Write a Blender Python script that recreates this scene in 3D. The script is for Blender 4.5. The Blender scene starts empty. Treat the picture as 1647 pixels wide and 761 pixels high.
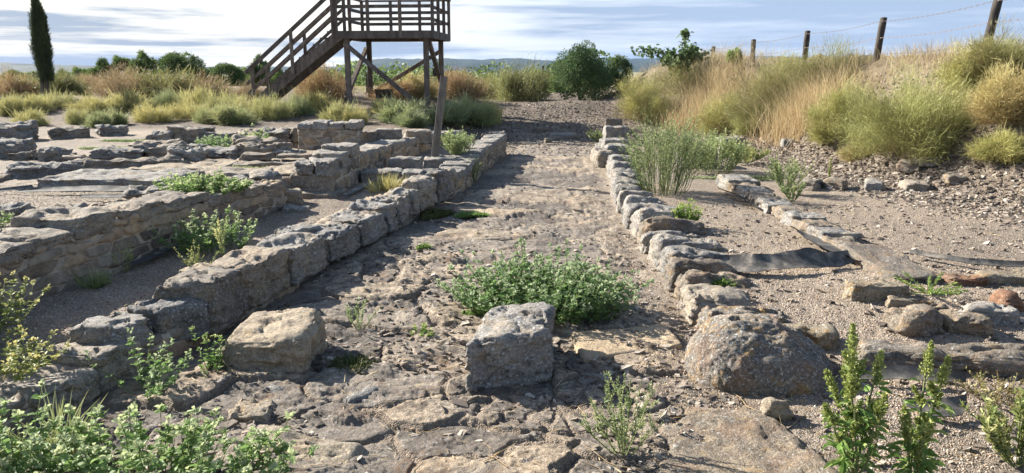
import bpy, math, random
import numpy as np

# ------------------------------------------------------------------ camera, sky, sun, exposure
SC = bpy.context.scene
COL = SC.collection
F_PX, CX, CY, EYE, HORIZON = 1200.0, 823.5, 380.5, 1.7, 112.0
PITCH = math.atan((CY - HORIZON) / F_PX)
cam_data = bpy.data.cameras.new("camera")
cam = bpy.data.objects.new("camera", cam_data)
COL.objects.link(cam)
cam_data.sensor_width = 36.0
cam_data.lens = 36.0 * F_PX / 1647.0
cam_data.clip_start = 0.05
cam_data.clip_end = 20000
cam.location = (0, 0, EYE)
cam.rotation_euler = (math.pi / 2 - PITCH, 0, 0)
SC.camera = cam

SUN_AZ, SUN_EL = math.radians(-58), math.radians(28.5)      # azimuth from +Y, negative = to the left
SUN_DIR = (math.sin(SUN_AZ) * math.cos(SUN_EL), math.cos(SUN_AZ) * math.cos(SUN_EL), math.sin(SUN_EL))
sun_data = bpy.data.lights.new("sun", "SUN")
sun_data.energy = 5.0
sun_data.angle = math.radians(0.6)
sun_data.color = (1.0, 0.94, 0.84)
sun = bpy.data.objects.new("sun", sun_data)
COL.objects.link(sun)
sun.location = (-30, 20, 30)
from mathutils import Vector
sun.rotation_euler = Vector(SUN_DIR).to_track_quat('Z', 'Y').to_euler()

SC.view_settings.view_transform = 'Standard'
SC.view_settings.look = 'None'
SC.view_settings.exposure = 1.62
SC.view_settings.gamma = 1.0
SC.view_settings.use_curve_mapping = False
SC.render.engine = 'CYCLES'
SC.cycles.max_bounces = 5
SC.cycles.diffuse_bounces = 3
SC.cycles.transparent_max_bounces = 8
SC.cycles.volume_bounces = 0

W = bpy.data.worlds.new("World")
SC.world = W
W.use_nodes = True
wt = W.node_tree
wt.nodes.clear()


def N(t, kind, **kw):
    n = t.nodes.new(kind)
    for k, v in kw.items():
        setattr(n, k, v)
    return n


def ramp(t, fac, stops, interp='LINEAR'):
    r = t.nodes.new('ShaderNodeValToRGB')
    r.color_ramp.interpolation = interp
    e = r.color_ramp.elements
    while len(e) < len(stops):
        e.new(0.5)
    for i, (p, c) in enumerate(stops):
        e[i].position = p
        if not hasattr(c, '__len__'):
            c = (c, c, c)
        e[i].color = (c[0], c[1], c[2], 1)
    t.links.new(fac, r.inputs[0])
    return r.outputs[0]


def mixc(t, fac, a, b, mode='MIX'):
    m = t.nodes.new('ShaderNodeMix')
    m.data_type = 'RGBA'
    m.blend_type = mode
    m.clamp_factor = True
    for sock, v in ((m.inputs[0], fac), (m.inputs[6], a), (m.inputs[7], b)):
        if isinstance(v, bpy.types.NodeSocket):
            t.links.new(v, sock)
        elif hasattr(v, '__len__'):
            sock.default_value = (v[0], v[1], v[2], 1)
        else:
            sock.default_value = v
    return m.outputs[2]


def mth(t, op, a, b=None, clamp=False):
    m = t.nodes.new('ShaderNodeMath')
    m.operation = op
    m.use_clamp = clamp
    for i, v in enumerate((a, b)):
        if v is None:
            continue
        if isinstance(v, bpy.types.NodeSocket):
            t.links.new(v, m.inputs[i])
        else:
            m.inputs[i].default_value = v
    return m.outputs[0]


def noise(t, vec, scale, detail=4, rough=0.55, dist=0.0):
    n = t.nodes.new('ShaderNodeTexNoise')
    n.inputs['Scale'].default_value = scale
    n.inputs['Detail'].default_value = detail
    n.inputs['Roughness'].default_value = rough
    n.inputs['Distortion'].default_value = dist
    if vec is not None:
        t.links.new(vec, n.inputs['Vector'])
    return n.outputs[0]


def mapping(t, vec, scale=(1, 1, 1), loc=(0, 0, 0)):
    m = t.nodes.new('ShaderNodeMapping')
    m.inputs['Scale'].default_value = scale
    m.inputs['Location'].default_value = loc
    t.links.new(vec, m.inputs['Vector'])
    return m.outputs[0]


# sky: physical sky seen through banks of streaky stratus, brighter towards the sun
sky = N(wt, 'ShaderNodeTexSky', sky_type='NISHITA')
sky.sun_disc = False
sky.sun_elevation = SUN_EL
sky.sun_rotation = SUN_AZ
sky.air_density = 1.0
sky.dust_density = 0.8
tc = N(wt, 'ShaderNodeTexCoord')
gen = tc.outputs['Generated']
band = noise(wt, mapping(wt, gen, (2.6, 2.6, 42.0), (0.7, 0.2, 0.3)), 1.0, 6, 0.55, 0.25)
wisp = noise(wt, mapping(wt, gen, (7.0, 7.0, 90.0), (3.1, 0.4, 0.0)), 1.0, 6, 0.6, 0.3)
dens = mth(wt, 'ADD', mth(wt, 'MULTIPLY', band, 0.72), mth(wt, 'MULTIPLY', wisp, 0.28))
dot = N(wt, 'ShaderNodeVectorMath', operation='DOT_PRODUCT')
wt.links.new(gen, dot.inputs[0])
dot.inputs[1].default_value = SUN_DIR
glow = ramp(wt, dot.outputs['Value'], [(0.28, 0.0), (0.47, 0.30), (0.68, 1.0)])
bright = mixc(wt, glow, (3.2, 3.75, 4.75), (5.9, 5.65, 5.1))
dark = mixc(wt, glow, (2.05, 2.65, 3.75), (1.5, 1.95, 2.75))
cloud = mixc(wt, ramp(wt, dens, [(0.44, 0.0), (0.50, 0.5), (0.555, 1.0)]), bright, dark)
sepz = N(wt, 'ShaderNodeSeparateXYZ')
wt.links.new(gen, sepz.inputs[0])
cover = mth(wt, 'MULTIPLY', ramp(wt, dens, [(0.30, 0.55), (0.45, 0.92)]), ramp(wt, sepz.outputs['Z'], [(0.10, 1.0), (0.30, 0.06)]))
col = mixc(wt, cover, sky.outputs[0], cloud)
bg = N(wt, 'ShaderNodeBackground')
bg.inputs['Strength'].default_value = 0.070
wt.links.new(col, bg.inputs['Color'])
wo = N(wt, 'ShaderNodeOutputWorld')
wt.links.new(bg.outputs[0], wo.inputs['Surface'])


# ------------------------------------------------------------------ numeric helpers
def A(x):
    return np.asarray(x, dtype=np.float64)


def h3(ix, iy, iz, seed):
    h = (ix.astype(np.int64) * 374761393 + iy.astype(np.int64) * 668265263 + iz.astype(np.int64) * 2147483647
         + np.int64(seed) * 1274126177) & 0xffffffff
    h = ((h ^ (h >> 13)) * 1274126177) & 0xffffffff
    h = ((h ^ (h >> 16)) * 2246822519) & 0xffffffff
    return ((h ^ (h >> 15)) & 0xffffff) / float(0xffffff)


def vn(P, seed=0):
    P = A(P)
    I = np.floor(P)
    f = P - I
    f = f * f * (3 - 2 * f)
    x, y, z = I[:, 0], I[:, 1], I[:, 2]
    r = 0
    for dx in (0, 1):
        wx = f[:, 0] if dx else 1 - f[:, 0]
        for dy in (0, 1):
            wy = f[:, 1] if dy else 1 - f[:, 1]
            for dz in (0, 1):
                wz = f[:, 2] if dz else 1 - f[:, 2]
                r = r + h3(x + dx, y + dy, z + dz, seed) * wx * wy * wz
    return r * 2 - 1


def fbm(P, octv=4, seed=0, gain=0.5):
    P = A(P)
    a, s = 1.0, 0
    for o in range(octv):
        s = s + a * vn(P * (2.03 ** o) + 17.3 * o, seed + o)
        a *= gain
    return s


def fbm2(x, y, octv=4, seed=0, gain=0.5):
    return fbm(np.stack([x, y, np.zeros_like(x) + 0.37], 1), octv, seed, gain)


def voronoi(x, y, seed=0, jit=0.85):
    """distance to nearest and second nearest jittered cell point, cell random value"""
    ix, iy = np.floor(x), np.floor(y)
    d1 = np.full(x.shape, 9.0)
    d2 = np.full(x.shape, 9.0)
    cid = np.zeros(x.shape)
    z = np.zeros_like(ix)
    for dx in (-1, 0, 1):
        for dy in (-1, 0, 1):
            jx, jy = ix + dx, iy + dy
            px = jx + 0.5 + jit * (h3(jx, jy, z, seed) - 0.5)
            py = jy + 0.5 + jit * (h3(jx, jy, z, seed + 7) - 0.5)
            d = np.hypot(px - x, py - y)
            c = h3(jx, jy, z, seed + 13)
            closer = d < d1
            d2 = np.where(closer, d1, np.minimum(d2, d))
            cid = np.where(closer, c, cid)
            d1 = np.where(closer, d, d1)
    return d1, d2, cid


def sm(x, a, b):
    t = np.clip((x - a) / (b - a + 1e-12), 0, 1)
    return t * t * (3 - 2 * t)


def nrm(v):
    return v / (np.linalg.norm(v, axis=-1, keepdims=True) + 1e-9)


def mk(name, V, F, mat, parent=None, attrs=None, smooth=True):
    """one mesh object; V in world metres, F one array or a list of arrays of 3 or 4 indices"""
    V = A(V)
    if parent is not None:
        V = V - A(parent['org'])
    Fs = F if isinstance(F, list) else [F]
    Fs = [np.asarray(f, dtype=np.int32) for f in Fs if len(f)]
    me = bpy.data.meshes.new(name)
    me.vertices.add(len(V))
    me.vertices.foreach_set('co', V.astype(np.float32).ravel())
    idx = np.concatenate([f.ravel() for f in Fs])
    cnt = np.concatenate([np.full(len(f), f.shape[1], dtype=np.int32) for f in Fs])
    st = np.concatenate([[0], np.cumsum(cnt)[:-1]]).astype(np.int32)
    me.loops.add(len(idx))
    me.loops.foreach_set('vertex_index', idx.astype(np.int32))
    me.polygons.add(len(cnt))
    me.polygons.foreach_set('loop_start', st)
    me.polygons.foreach_set('use_smooth', np.full(len(cnt), smooth, dtype=bool))
    for k, v in (attrs or {}).items():
        a = me.attributes.new(k, 'FLOAT', 'POINT')
        a.data.foreach_set('value', A(v).astype(np.float32))
    me.update(calc_edges=True)
    me.materials.append(mat)
    o = bpy.data.objects.new(name, me)
    COL.objects.link(o)
    if parent is not None:
        o.parent = parent
    return o


def tag(o, label=None, cat=None, group=None, kind=None):
    if label:
        o['label'] = label
    if cat:
        o['category'] = cat
    if group:
        o['group'] = group
    if kind or cat:
        o['kind'] = kind or 'thing'
    return o


def thing(name, label, cat, org, group=None):
    o = bpy.data.objects.new(name, None)
    o.empty_display_size = 0.1
    COL.objects.link(o)
    o.location = org
    o['org'] = [float(c) for c in org]
    return tag(o, label, cat, group)


def copy_tree(o, loc, rotz=0.0, scale=1.0, label=None, group=None):
    c = o.copy()
    COL.objects.link(c)
    c.location = loc
    c.rotation_euler = (0, 0, rotz)
    c.scale = (scale, scale, scale) if not hasattr(scale, '__len__') else scale
    if label:
        c['label'] = label
    if group:
        c['group'] = group
    for ch in list(o.children):
        d = ch.copy()
        COL.objects.link(d)
        d.parent = c
    return c


class Parts:
    """collects pieces of one mesh"""
    def __init__(self):
        self.V, self.F, self.n, self.T = [], [], 0, []

    def add(self, V, F, tone=0.5):
        V = A(V)
        for f in (F if isinstance(F, list) else [F]):
            if len(f):
                self.F.append(np.asarray(f) + self.n)
        self.V.append(V)
        t = A(tone)
        self.T.append(np.full(len(V), float(t)) if t.ndim == 0 else t)
        self.n += len(V)

    def build(self, name, mat, parent=None, smooth=True):
        F3 = [f for f in self.F if f.shape[1] == 3]
        F4 = [f for f in self.F if f.shape[1] == 4]
        F = ([np.concatenate(F3)] if F3 else []) + ([np.concatenate(F4)] if F4 else [])
        return mk(name, np.concatenate(self.V), F, mat, parent, {'tone': np.concatenate(self.T)}, smooth)


# ------------------------------------------------------------------ materials
def new_mat(name):
    m = bpy.data.materials.new(name)
    m.use_nodes = True
    t = m.node_tree
    t.nodes.clear()
    out = N(t, 'ShaderNodeOutputMaterial')
    p = N(t, 'ShaderNodeBsdfPrincipled')
    t.links.new(p.outputs[0], out.inputs[0])
    p.inputs['Roughness'].default_value = 0.85
    p.inputs['Specular IOR Level'].default_value = 0.25
    geo = N(t, 'ShaderNodeNewGeometry')
    return m, t, p, geo.outputs['Position'], out


def attr(t, name):
    return N(t, 'ShaderNodeAttribute', attribute_name=name).outputs['Fac']


def bump(t, p, h, strength, dist):
    b = N(t, 'ShaderNodeBump')
    b.inputs['Strength'].default_value = strength
    b.inputs['Distance'].default_value = dist
    t.links.new(h, b.inputs['Height'])
    t.links.new(b.outputs[0], p.inputs['Normal'])


def stone_mat(name, c_dark, c_mid, c_light, lichen=0.5, ochre=0.15, black=0.4, rust=0.0, cov=0.0):
    m, t, p, pos, out = new_mat(name)
    big = noise(t, pos, 2.6, 5, 0.6)
    mid = noise(t, pos, 11, 6, 0.65)
    fine = noise(t, pos, 70, 5, 0.7)
    c = ramp(t, mth(t, 'ADD', mth(t, 'MULTIPLY', big, 0.5), mth(t, 'MULTIPLY', mid, 0.5)),
             [(0.34, c_dark), (0.5, c_mid), (0.66, c_light)])
    tone = attr(t, 'tone')
    c = mixc(t, 1.0, c, ramp(t, tone, [(0.0, (0.60, 0.62, 0.66)), (0.5, (1, 1, 1)), (1.0, (1.38, 1.24, 1.06))]), 'MULTIPLY')
    # sandy warm film
    c = mixc(t, ramp(t, noise(t, pos, 5, 4, 0.6, 0.4), [(0.52, 0.0), (0.66, 0.45)]), c, (0.36, 0.27, 0.17))
    # black crusty lichen
    if black:
        k = ramp(t, noise(t, pos, 34, 6, 0.75), [(0.51 - cov, 0.0), (0.59 - cov, black)])
        k = mth(t, 'MULTIPLY', k, ramp(t, noise(t, pos, 4, 3, 0.6), [(0.40 - cov, 0.15), (0.54 - cov, 1.0)]))
        c = mixc(t, k, c, (0.05, 0.047, 0.043))
    # pale grey lichen rosettes and specks
    if lichen:
        v = N(t, 'ShaderNodeTexVoronoi')
        v.inputs['Scale'].default_value = 24
        t.links.new(pos, v.inputs['Vector'])
        k = ramp(t, mth(t, 'ADD', v.outputs['Distance'], mth(t, 'MULTIPLY', mid, 0.9)), [(0.56, 1.0), (0.66, 0.0)])
        k = mth(t, 'MULTIPLY', k, ramp(t, noise(t, pos, 6.5, 4, 0.65), [(0.42 - cov, 0.08), (0.54 - cov, 1.0)]))
        c = mixc(t, mth(t, 'MULTIPLY', k, lichen), c, (0.47, 0.47, 0.46))
        k2 = ramp(t, noise(t, pos, 62, 5, 0.8), [(0.565 - cov * .4, 0.0), (0.62 - cov * .4, lichen)])
        c = mixc(t, k2, c, (0.55, 0.55, 0.52))
    if ochre:
        k = ramp(t, noise(t, pos, 7.5, 6, 0.72, 0.6), [(0.55 - cov * .6, 0.0), (0.63 - cov * .6, ochre)])
        c = mixc(t, k, c, (0.42, 0.24, 0.06))
    if rust:
        k = ramp(t, noise(t, mapping(t, pos, (1, 1, 1), (4, 2, 9)), 5.5, 6, 0.7, 0.4), [(0.48, 0.0), (0.6, rust)])
        c = mixc(t, k, c, (0.26, 0.14, 0.08))
    c = mixc(t, 1.0, c, ramp(t, fine, [(0.32, 0.62), (0.68, 1.38)]), 'MULTIPLY')
    t.links.new(c, p.inputs['Base Color'])
    hgt = mth(t, 'ADD', mth(t, 'MULTIPLY', mid, 1.0), mth(t, 'ADD', mth(t, 'MULTIPLY', fine, 0.42),
              mth(t, 'MULTIPLY', noise(t, pos, 240, 3, 0.7), 0.16)))
    bump(t, p, hgt, 1.0, 0.032)
    return m


M = {}
M['sandstone'] = stone_mat('sandstone', (0.15, 0.125, 0.10), (0.25, 0.215, 0.175), (0.36, 0.31, 0.245), 0.5, 0.12, 0.45)
M['warm_stone'] = stone_mat('warm_sandstone', (0.20, 0.165, 0.125), (0.31, 0.26, 0.195), (0.41, 0.35, 0.265), 0.25, 0.2, 0.3)
M['grey_stone'] = stone_mat('grey_lichen_stone', (0.14, 0.13, 0.12), (0.24, 0.225, 0.205), (0.35, 0.325, 0.29), 0.75, 0.12, 0.55, cov=0.005)
M['boulder_stone'] = stone_mat('rusty_lichen_stone', (0.10, 0.09, 0.078), (0.18, 0.16, 0.135), (0.27, 0.24, 0.20), 0.8, 0.5, 0.55, 0.30, cov=0.025)
M['dark_stone'] = stone_mat('dark_crusted_stone', (0.10, 0.085, 0.07), (0.18, 0.155, 0.125), (0.28, 0.24, 0.19), 0.5, 0.25, 0.6, 0.25)
M['ochre_stone'] = stone_mat('ochre_lichen_stone', (0.13, 0.11, 0.08), (0.23, 0.19, 0.135), (0.33, 0.275, 0.19), 0.6, 0.55, 0.6)
M['red_stone'] = stone_mat('reddish_stone', (0.14, 0.07, 0.045), (0.23, 0.12, 0.07), (0.30, 0.18, 0.11), 0.3, 0.3, 0.4)


def masonry_mat():
    m, t, p, pos, out = new_mat('rubble_masonry')
    tone, mo = attr(t, 'tone'), attr(t, 'mortar')
    mid = noise(t, pos, 10, 6, 0.65)
    fine = noise(t, pos, 70, 5, 0.7)
    c = ramp(t, tone, [(0.0, (0.12, 0.10, 0.085)), (0.3, (0.22, 0.175, 0.13)), (0.6, (0.27, 0.235, 0.19)), (0.85, (0.34, 0.25, 0.16)), (1.0, (0.29, 0.215, 0.15))])
    c = mixc(t, 1.0, c, ramp(t, mid, [(0.3, 0.65), (0.7, 1.3)]), 'MULTIPLY')
    k = ramp(t, noise(t, pos, 95, 4, 0.8), [(0.60, 0.0), (0.67, 0.5)])
    c = mixc(t, k, c, (0.45, 0.45, 0.42))
    c = mixc(t, ramp(t, mth(t, 'ADD', mo, mth(t, 'MULTIPLY', mth(t, 'SUBTRACT', mid, 0.5), 0.9)), [(0.45, 0.0), (0.6, 1.0)]), c, (0.42, 0.355, 0.285))
    c = mixc(t, 1.0, c, ramp(t, fine, [(0.3, 0.75), (0.7, 1.22)]), 'MULTIPLY')
    t.links.new(c, p.inputs['Base Color'])
    bump(t, p, mth(t, 'ADD', mid, mth(t, 'MULTIPLY', fine, 0.4)), 0.8, 0.02)
    return m


M['masonry'] = masonry_mat()


def ground_mat(name, stony):
    m, t, p, pos, out = new_mat(name)
    flat = mapping(t, pos, (1, 1, 0.4))
    big = noise(t, flat, 0.55, 5, 0.6)
    mid = noise(t, flat, 4.0, 6, 0.65)
    # pebbles: three sizes of cells, each with its own colour
    def cells(scale):
        v = N(t, 'ShaderNodeTexVoronoi')
        v.inputs['Scale'].default_value = scale
        v.inputs['Randomness'].default_value = 1.0
        t.links.new(pos, v.inputs['Vector'])
        sep = N(t, 'ShaderNodeSeparateColor')
        t.links.new(v.outputs['Color'], sep.inputs[0])
        return v.outputs['Distance'], sep.outputs[0]
    d1, c1 = cells(110)
    d2, c2 = cells(230)
    peb = ramp(t, c1, [(0.0, (0.13, 0.105, 0.085)), (0.25, (0.29, 0.23, 0.17)), (0.6, (0.41, 0.325, 0.24)), (0.85, (0.49, 0.42, 0.34)), (1.0, (0.56, 0.53, 0.47))])
    peb2 = ramp(t, c2, [(0.0, (0.18, 0.145, 0.115)), (0.5, (0.38, 0.305, 0.23)), (1.0, (0.51, 0.45, 0.37))])
    grav = mixc(t, 0.5, peb, peb2)
    grav = mixc(t, 1.0, grav, ramp(t, d1, [(0.2, 1.1), (0.75, 0.62)]), 'MULTIPLY')
    earth = ramp(t, mid, [(0.3, (0.13, 0.10, 0.073)), (0.5, (0.215, 0.168, 0.123)), (0.7, (0.31, 0.255, 0.195))])
    dirt = attr(t, 'dirt')
    fac = mth(t, 'ADD', dirt, mth(t, 'MULTIPLY', mth(t, 'SUBTRACT', mid, 0.5), 1.2))
    c = mixc(t, ramp(t, fac, [(0.35, 0.0), (0.7, 0.85)]), grav, earth)
    c = mixc(t, 1.0, c, ramp(t, big, [(0.3, (0.66, 0.67, 0.69)), (0.7, (1.18, 1.15, 1.12))]), 'MULTIPLY')
    if not stony:
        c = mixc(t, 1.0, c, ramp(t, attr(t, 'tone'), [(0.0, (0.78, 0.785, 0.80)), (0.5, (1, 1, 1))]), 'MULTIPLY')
    litter = ramp(t, noise(t, mapping(t, pos, (30, 90, 40)), 1.0, 3, 0.6, 1.5), [(0.57, 0.0), (0.61, 0.8)])
    c = mixc(t, mth(t, 'MULTIPLY', litter, ramp(t, noise(t, pos, 1.6, 4), [(0.42, 0.1), (0.56, 1.0)])), c, (0.13, 0.10, 0.08))
    straw = attr(t, 'straw')
    c = mixc(t, mth(t, 'MULTIPLY', straw, ramp(t, noise(t, pos, 18, 5, 0.7), [(0.42, 0.1), (0.6, 0.9)])), c, (0.21, 0.165, 0.095))  # dry litter, with the shade lying on it put into its colour
    hgt = mth(t, 'ADD', mth(t, 'MULTIPLY', d1, -0.9), mth(t, 'ADD', mth(t, 'MULTIPLY', d2, -0.4), mth(t, 'MULTIPLY', mid, 0.8)))
    if stony:
        tone, gap = attr(t, 'tone'), attr(t, 'gap')
        sn = noise(t, pos, 9, 7, 0.7)
        fine = noise(t, pos, 60, 5, 0.75)
        s = ramp(t, sn, [(0.3, (0.125, 0.106, 0.088)), (0.5, (0.225, 0.19, 0.153)), (0.68, (0.34, 0.29, 0.228))])
        s = mixc(t, 1.0, s, ramp(t, tone, [(0.0, (0.52, 0.52, 0.54)), (0.5, (1, 1, 1)), (1.0, (1.40, 1.30, 1.14))]), 'MULTIPLY')
        k = ramp(t, noise(t, pos, 28, 6, 0.75), [(0.47, 0.0), (0.57, 0.85)])
        k = mth(t, 'MULTIPLY', k, ramp(t, noise(t, pos, 1.9, 5, 0.65), [(0.42, 0.08), (0.55, 1.0)]))
        s = mixc(t, k, s, (0.065, 0.055, 0.048))
        k = ramp(t, noise(t, mapping(t, pos, (1, 1, 1), (7, 3, 1)), 26, 6, 0.75), [(0.54, 0.0), (0.62, 0.7)])
        s = mixc(t, mth(t, 'MULTIPLY', k, ramp(t, noise(t, pos, 3.1, 4), [(0.48, 0.0), (0.62, 1.0)])), s, (0.46, 0.43, 0.39))
        # moss and dead leaves settling in the joints
        moss = ramp(t, noise(t, pos, 3.3, 6, 0.7, 0.5), [(0.54, 0.0), (0.66, 0.8)])
        s = mixc(t, mth(t, 'MULTIPLY', moss, ramp(t, noise(t, pos, 22, 5), [(0.4, 0.1), (0.6, 1)])), s, (0.15, 0.085, 0.04))
        g = ramp(t, mth(t, 'ADD', gap, mth(t, 'MULTIPLY', mth(t, 'SUBTRACT', sn, 0.5), 0.8)), [(0.4, 0.0), (0.62, 1.0)])
        joint = mixc(t, mth(t, 'ADD', 0.55, mth(t, 'MULTIPLY', attr(t, 'straw'), 0.4)), earth, grav)
        joint = mixc(t, mth(t, 'SUBTRACT', 0.45, mth(t, 'MULTIPLY', attr(t, 'straw'), 0.45)), joint, (0.11, 0.08, 0.058))
        c = mixc(t, g, s, joint)
        c = mixc(t, 1.0, c, ramp(t, fine, [(0.3, 0.72), (0.7, 1.28)]), 'MULTIPLY')
        hgt = mth(t, 'ADD', mth(t, 'MULTIPLY', sn, 1.6), mth(t, 'ADD', mth(t, 'MULTIPLY', fine, 0.6), mth(t, 'MULTIPLY', mth(t, 'MULTIPLY', d1, g), -0.7)))
    t.links.new(c, p.inputs['Base Color'])
    bump(t, p, hgt, 0.9, 0.016)
    return m


M['gravel'] = ground_mat('gravel_ground', False)
M['road'] = ground_mat('worn_paving', True)


def plain_mat():
    m, t, p, pos, out = new_mat('far_fields')
    n1 = noise(t, mapping(t, pos, (0.0022, 0.006, 0)), 1.0, 5, 0.6)
    n2 = noise(t, mapping(t, pos, (0.05, 0.05, 0)), 1.0, 6, 0.6)
    c = ramp(t, n1, [(0.40, (0.06, 0.085, 0.04)), (0.49, (0.13, 0.14, 0.06)), (0.56, (0.42, 0.31, 0.17)), (0.64, (0.36, 0.27, 0.16))])
    c = mixc(t, 1.0, c, ramp(t, n2, [(0.3, 0.7), (0.7, 1.25)]), 'MULTIPLY')
    t.links.new(c, p.inputs['Base Color'])
    return m


M['plain'] = plain_mat()


def hill_mat():
    m, t, p, pos, out = new_mat('wooded_hill')
    n1 = noise(t, mapping(t, pos, (0.02, 0.02, 0.03)), 1.0, 7, 0.65)
    c = ramp(t, n1, [(0.35, (0.014, 0.026, 0.02)), (0.6, (0.03, 0.045, 0.033)), (0.8, (0.07, 0.07, 0.05))])
    t.links.new(c, p.inputs['Base Color'])
    return m


M['hill'] = hill_mat()


def simple(name, stops, scale=(1, 1, 1), rough=0.8, bumps=(40, 0.4, 0.004), spec=0.25):
    m, t, p, pos, out = new_mat(name)
    n1 = noise(t, mapping(t, pos, scale), 1.0, 6, 0.65)
    c = ramp(t, n1, stops)
    c = mixc(t, 1.0, c, ramp(t, N(t, 'ShaderNodeObjectInfo').outputs['Random'], [(0.0, (0.75, 0.76, 0.78)), (1.0, (1.3, 1.26, 1.2))]), 'MULTIPLY')
    t.links.new(c, p.inputs['Base Color'])
    p.inputs['Roughness'].default_value = rough
    p.inputs['Specular IOR Level'].default_value = spec
    bump(t, p, noise(t, pos, bumps[0], 5, 0.7), bumps[1], bumps[2])
    return m


M['wood'] = simple('weathered_brown_timber', [(0.3, (0.066, 0.052, 0.044)), (0.5, (0.125, 0.10, 0.085)), (0.7, (0.205, 0.17, 0.145))], (9, 9, 3), 0.75, (60, 0.5, 0.004))
M['grey_wood'] = simple('silvered_timber', [(0.3, (0.08, 0.068, 0.058)), (0.5, (0.15, 0.13, 0.11)), (0.7, (0.22, 0.195, 0.17))], (30, 30, 4), 0.8, (70, 0.6, 0.005))
M['post'] = simple('dark_fence_timber', [(0.3, (0.03, 0.025, 0.022)), (0.7, (0.09, 0.075, 0.065))], (20, 20, 4), 0.85)
M['wire'] = simple('rusty_wire', [(0.3, (0.10, 0.07, 0.055)), (0.7, (0.2, 0.16, 0.14))], (20, 20, 20), 0.6)
M['fabric'] = simple('geotextile_sheet', [(0.35, (0.035, 0.034, 0.033)), (0.5, (0.075, 0.072, 0.068)), (0.68, (0.22, 0.195, 0.165))], (9, 9, 9), 0.7, (130, 0.5, 0.003))
M['sign'] = simple('brown_sign_panel', [(0.3, (0.05, 0.035, 0.028)), (0.7, (0.10, 0.075, 0.06))], (3, 3, 3), 0.5)
M['white'] = simple('whitewashed_wall', [(0.3, (0.6, 0.58, 0.54)), (0.7, (0.75, 0.73, 0.7))], (1, 1, 1))
M['bark'] = simple('grey_bark', [(0.3, (0.05, 0.04, 0.03)), (0.7, (0.15, 0.12, 0.09))], (15, 15, 4))
M['dry_stem'] = simple('dry_stem', [(0.3, (0.22, 0.16, 0.09)), (0.7, (0.36, 0.28, 0.17))], (30, 30, 6))
M['green_stem'] = simple('green_stem', [(0.3, (0.10, 0.13, 0.05)), (0.7, (0.22, 0.24, 0.11))], (30, 30, 6))


def leaf_mat(name, stops, trans=0.3, rough=0.6):
    m, t, p, pos, out = new_mat(name)
    tone = attr(t, 'tone')
    c = ramp(t, tone, stops)
    rnd = N(t, 'ShaderNodeObjectInfo').outputs['Random']
    c = mixc(t, 1.0, c, ramp(t, rnd, [(0.0, (0.86, 0.9, 0.9)), (1.0, (1.14, 1.08, 1.0))]), 'MULTIPLY')
    t.links.new(c, p.inputs['Base Color'])
    p.inputs['Roughness'].default_value = rough
    p.inputs['Specular IOR Level'].default_value = 0.3
    tr = N(t, 'ShaderNodeBsdfTranslucent')
    t.links.new(c, tr.inputs['Color'])
    mx = N(t, 'ShaderNodeMixShader')
    mx.inputs[0].default_value = trans
    t.links.new(p.outputs[0], mx.inputs[1])
    t.links.new(tr.outputs[0], mx.inputs[2])
    t.links.new(mx.outputs[0], out.inputs[0])
    return m


M['silver_leaf'] = leaf_mat('felted_green_leaf', [(0.0, (0.10, 0.17, 0.05)), (0.45, (0.19, 0.30, 0.10)), (0.75, (0.29, 0.38, 0.175)), (1.0, (0.44, 0.49, 0.29))], 0.42)
M['bright_leaf'] = leaf_mat('bright_green_leaf', [(0.0, (0.08, 0.15, 0.03)), (0.6, (0.19, 0.30, 0.075)), (1.0, (0.36, 0.42, 0.14))], 0.35)
M['pale_leaf'] = leaf_mat('pale_yellow_green_leaf', [(0.0, (0.12, 0.16, 0.05)), (0.5, (0.26, 0.30, 0.10)), (1.0, (0.48, 0.45, 0.20))], 0.35)
M['goosefoot'] = leaf_mat('grey_green_sprays', [(0.0, (0.17, 0.23, 0.10)), (0.5, (0.31, 0.38, 0.17)), (1.0, (0.50, 0.51, 0.25))], 0.4)
M['saltwort'] = leaf_mat('yellow_green_twigs', [(0.0, (0.19, 0.13, 0.06)), (0.3, (0.25, 0.23, 0.085)), (0.6, (0.37, 0.37, 0.13)), (1.0, (0.56, 0.54, 0.24))], 0.3)
M['olive_twig'] = leaf_mat('olive_brown_twigs', [(0.0, (0.13, 0.10, 0.05)), (0.45, (0.21, 0.19, 0.08)), (0.8, (0.30, 0.30, 0.115)), (1.0, (0.42, 0.42, 0.19))], 0.3)
M['rust_twig'] = leaf_mat('rust_brown_twigs', [(0.0, (0.15, 0.085, 0.05)), (0.5, (0.28, 0.185, 0.10)), (1.0, (0.42, 0.33, 0.18))], 0.3)
M['tan_twig'] = leaf_mat('tan_yellow_twigs', [(0.0, (0.22, 0.155, 0.075)), (0.5, (0.37, 0.31, 0.145)), (1.0, (0.52, 0.48, 0.23))], 0.3)
M['straw'] = leaf_mat('dry_straw', [(0.0, (0.29, 0.20, 0.105)), (0.5, (0.45, 0.355, 0.205)), (1.0, (0.60, 0.52, 0.34))], 0.35)
M['tuft'] = leaf_mat('pale_grass_tuft', [(0.0, (0.22, 0.19, 0.075)), (0.5, (0.38, 0.36, 0.14)), (1.0, (0.55, 0.51, 0.24))], 0.3)
M['sage_tuft'] = leaf_mat('sage_grass_tuft', [(0.0, (0.13, 0.16, 0.07)), (0.5, (0.24, 0.285, 0.13)), (1.0, (0.42, 0.43, 0.22))], 0.3)
M['pine'] = leaf_mat('pine_needles', [(0.0, (0.045, 0.075, 0.025)), (0.6, (0.11, 0.165, 0.05)), (1.0, (0.21, 0.27, 0.09))], 0.35)
M['cypress'] = leaf_mat('cypress_sprays', [(0.0, (0.025, 0.04, 0.02)), (0.6, (0.055, 0.078, 0.038)), (1.0, (0.11, 0.13, 0.065))], 0.15)
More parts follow.
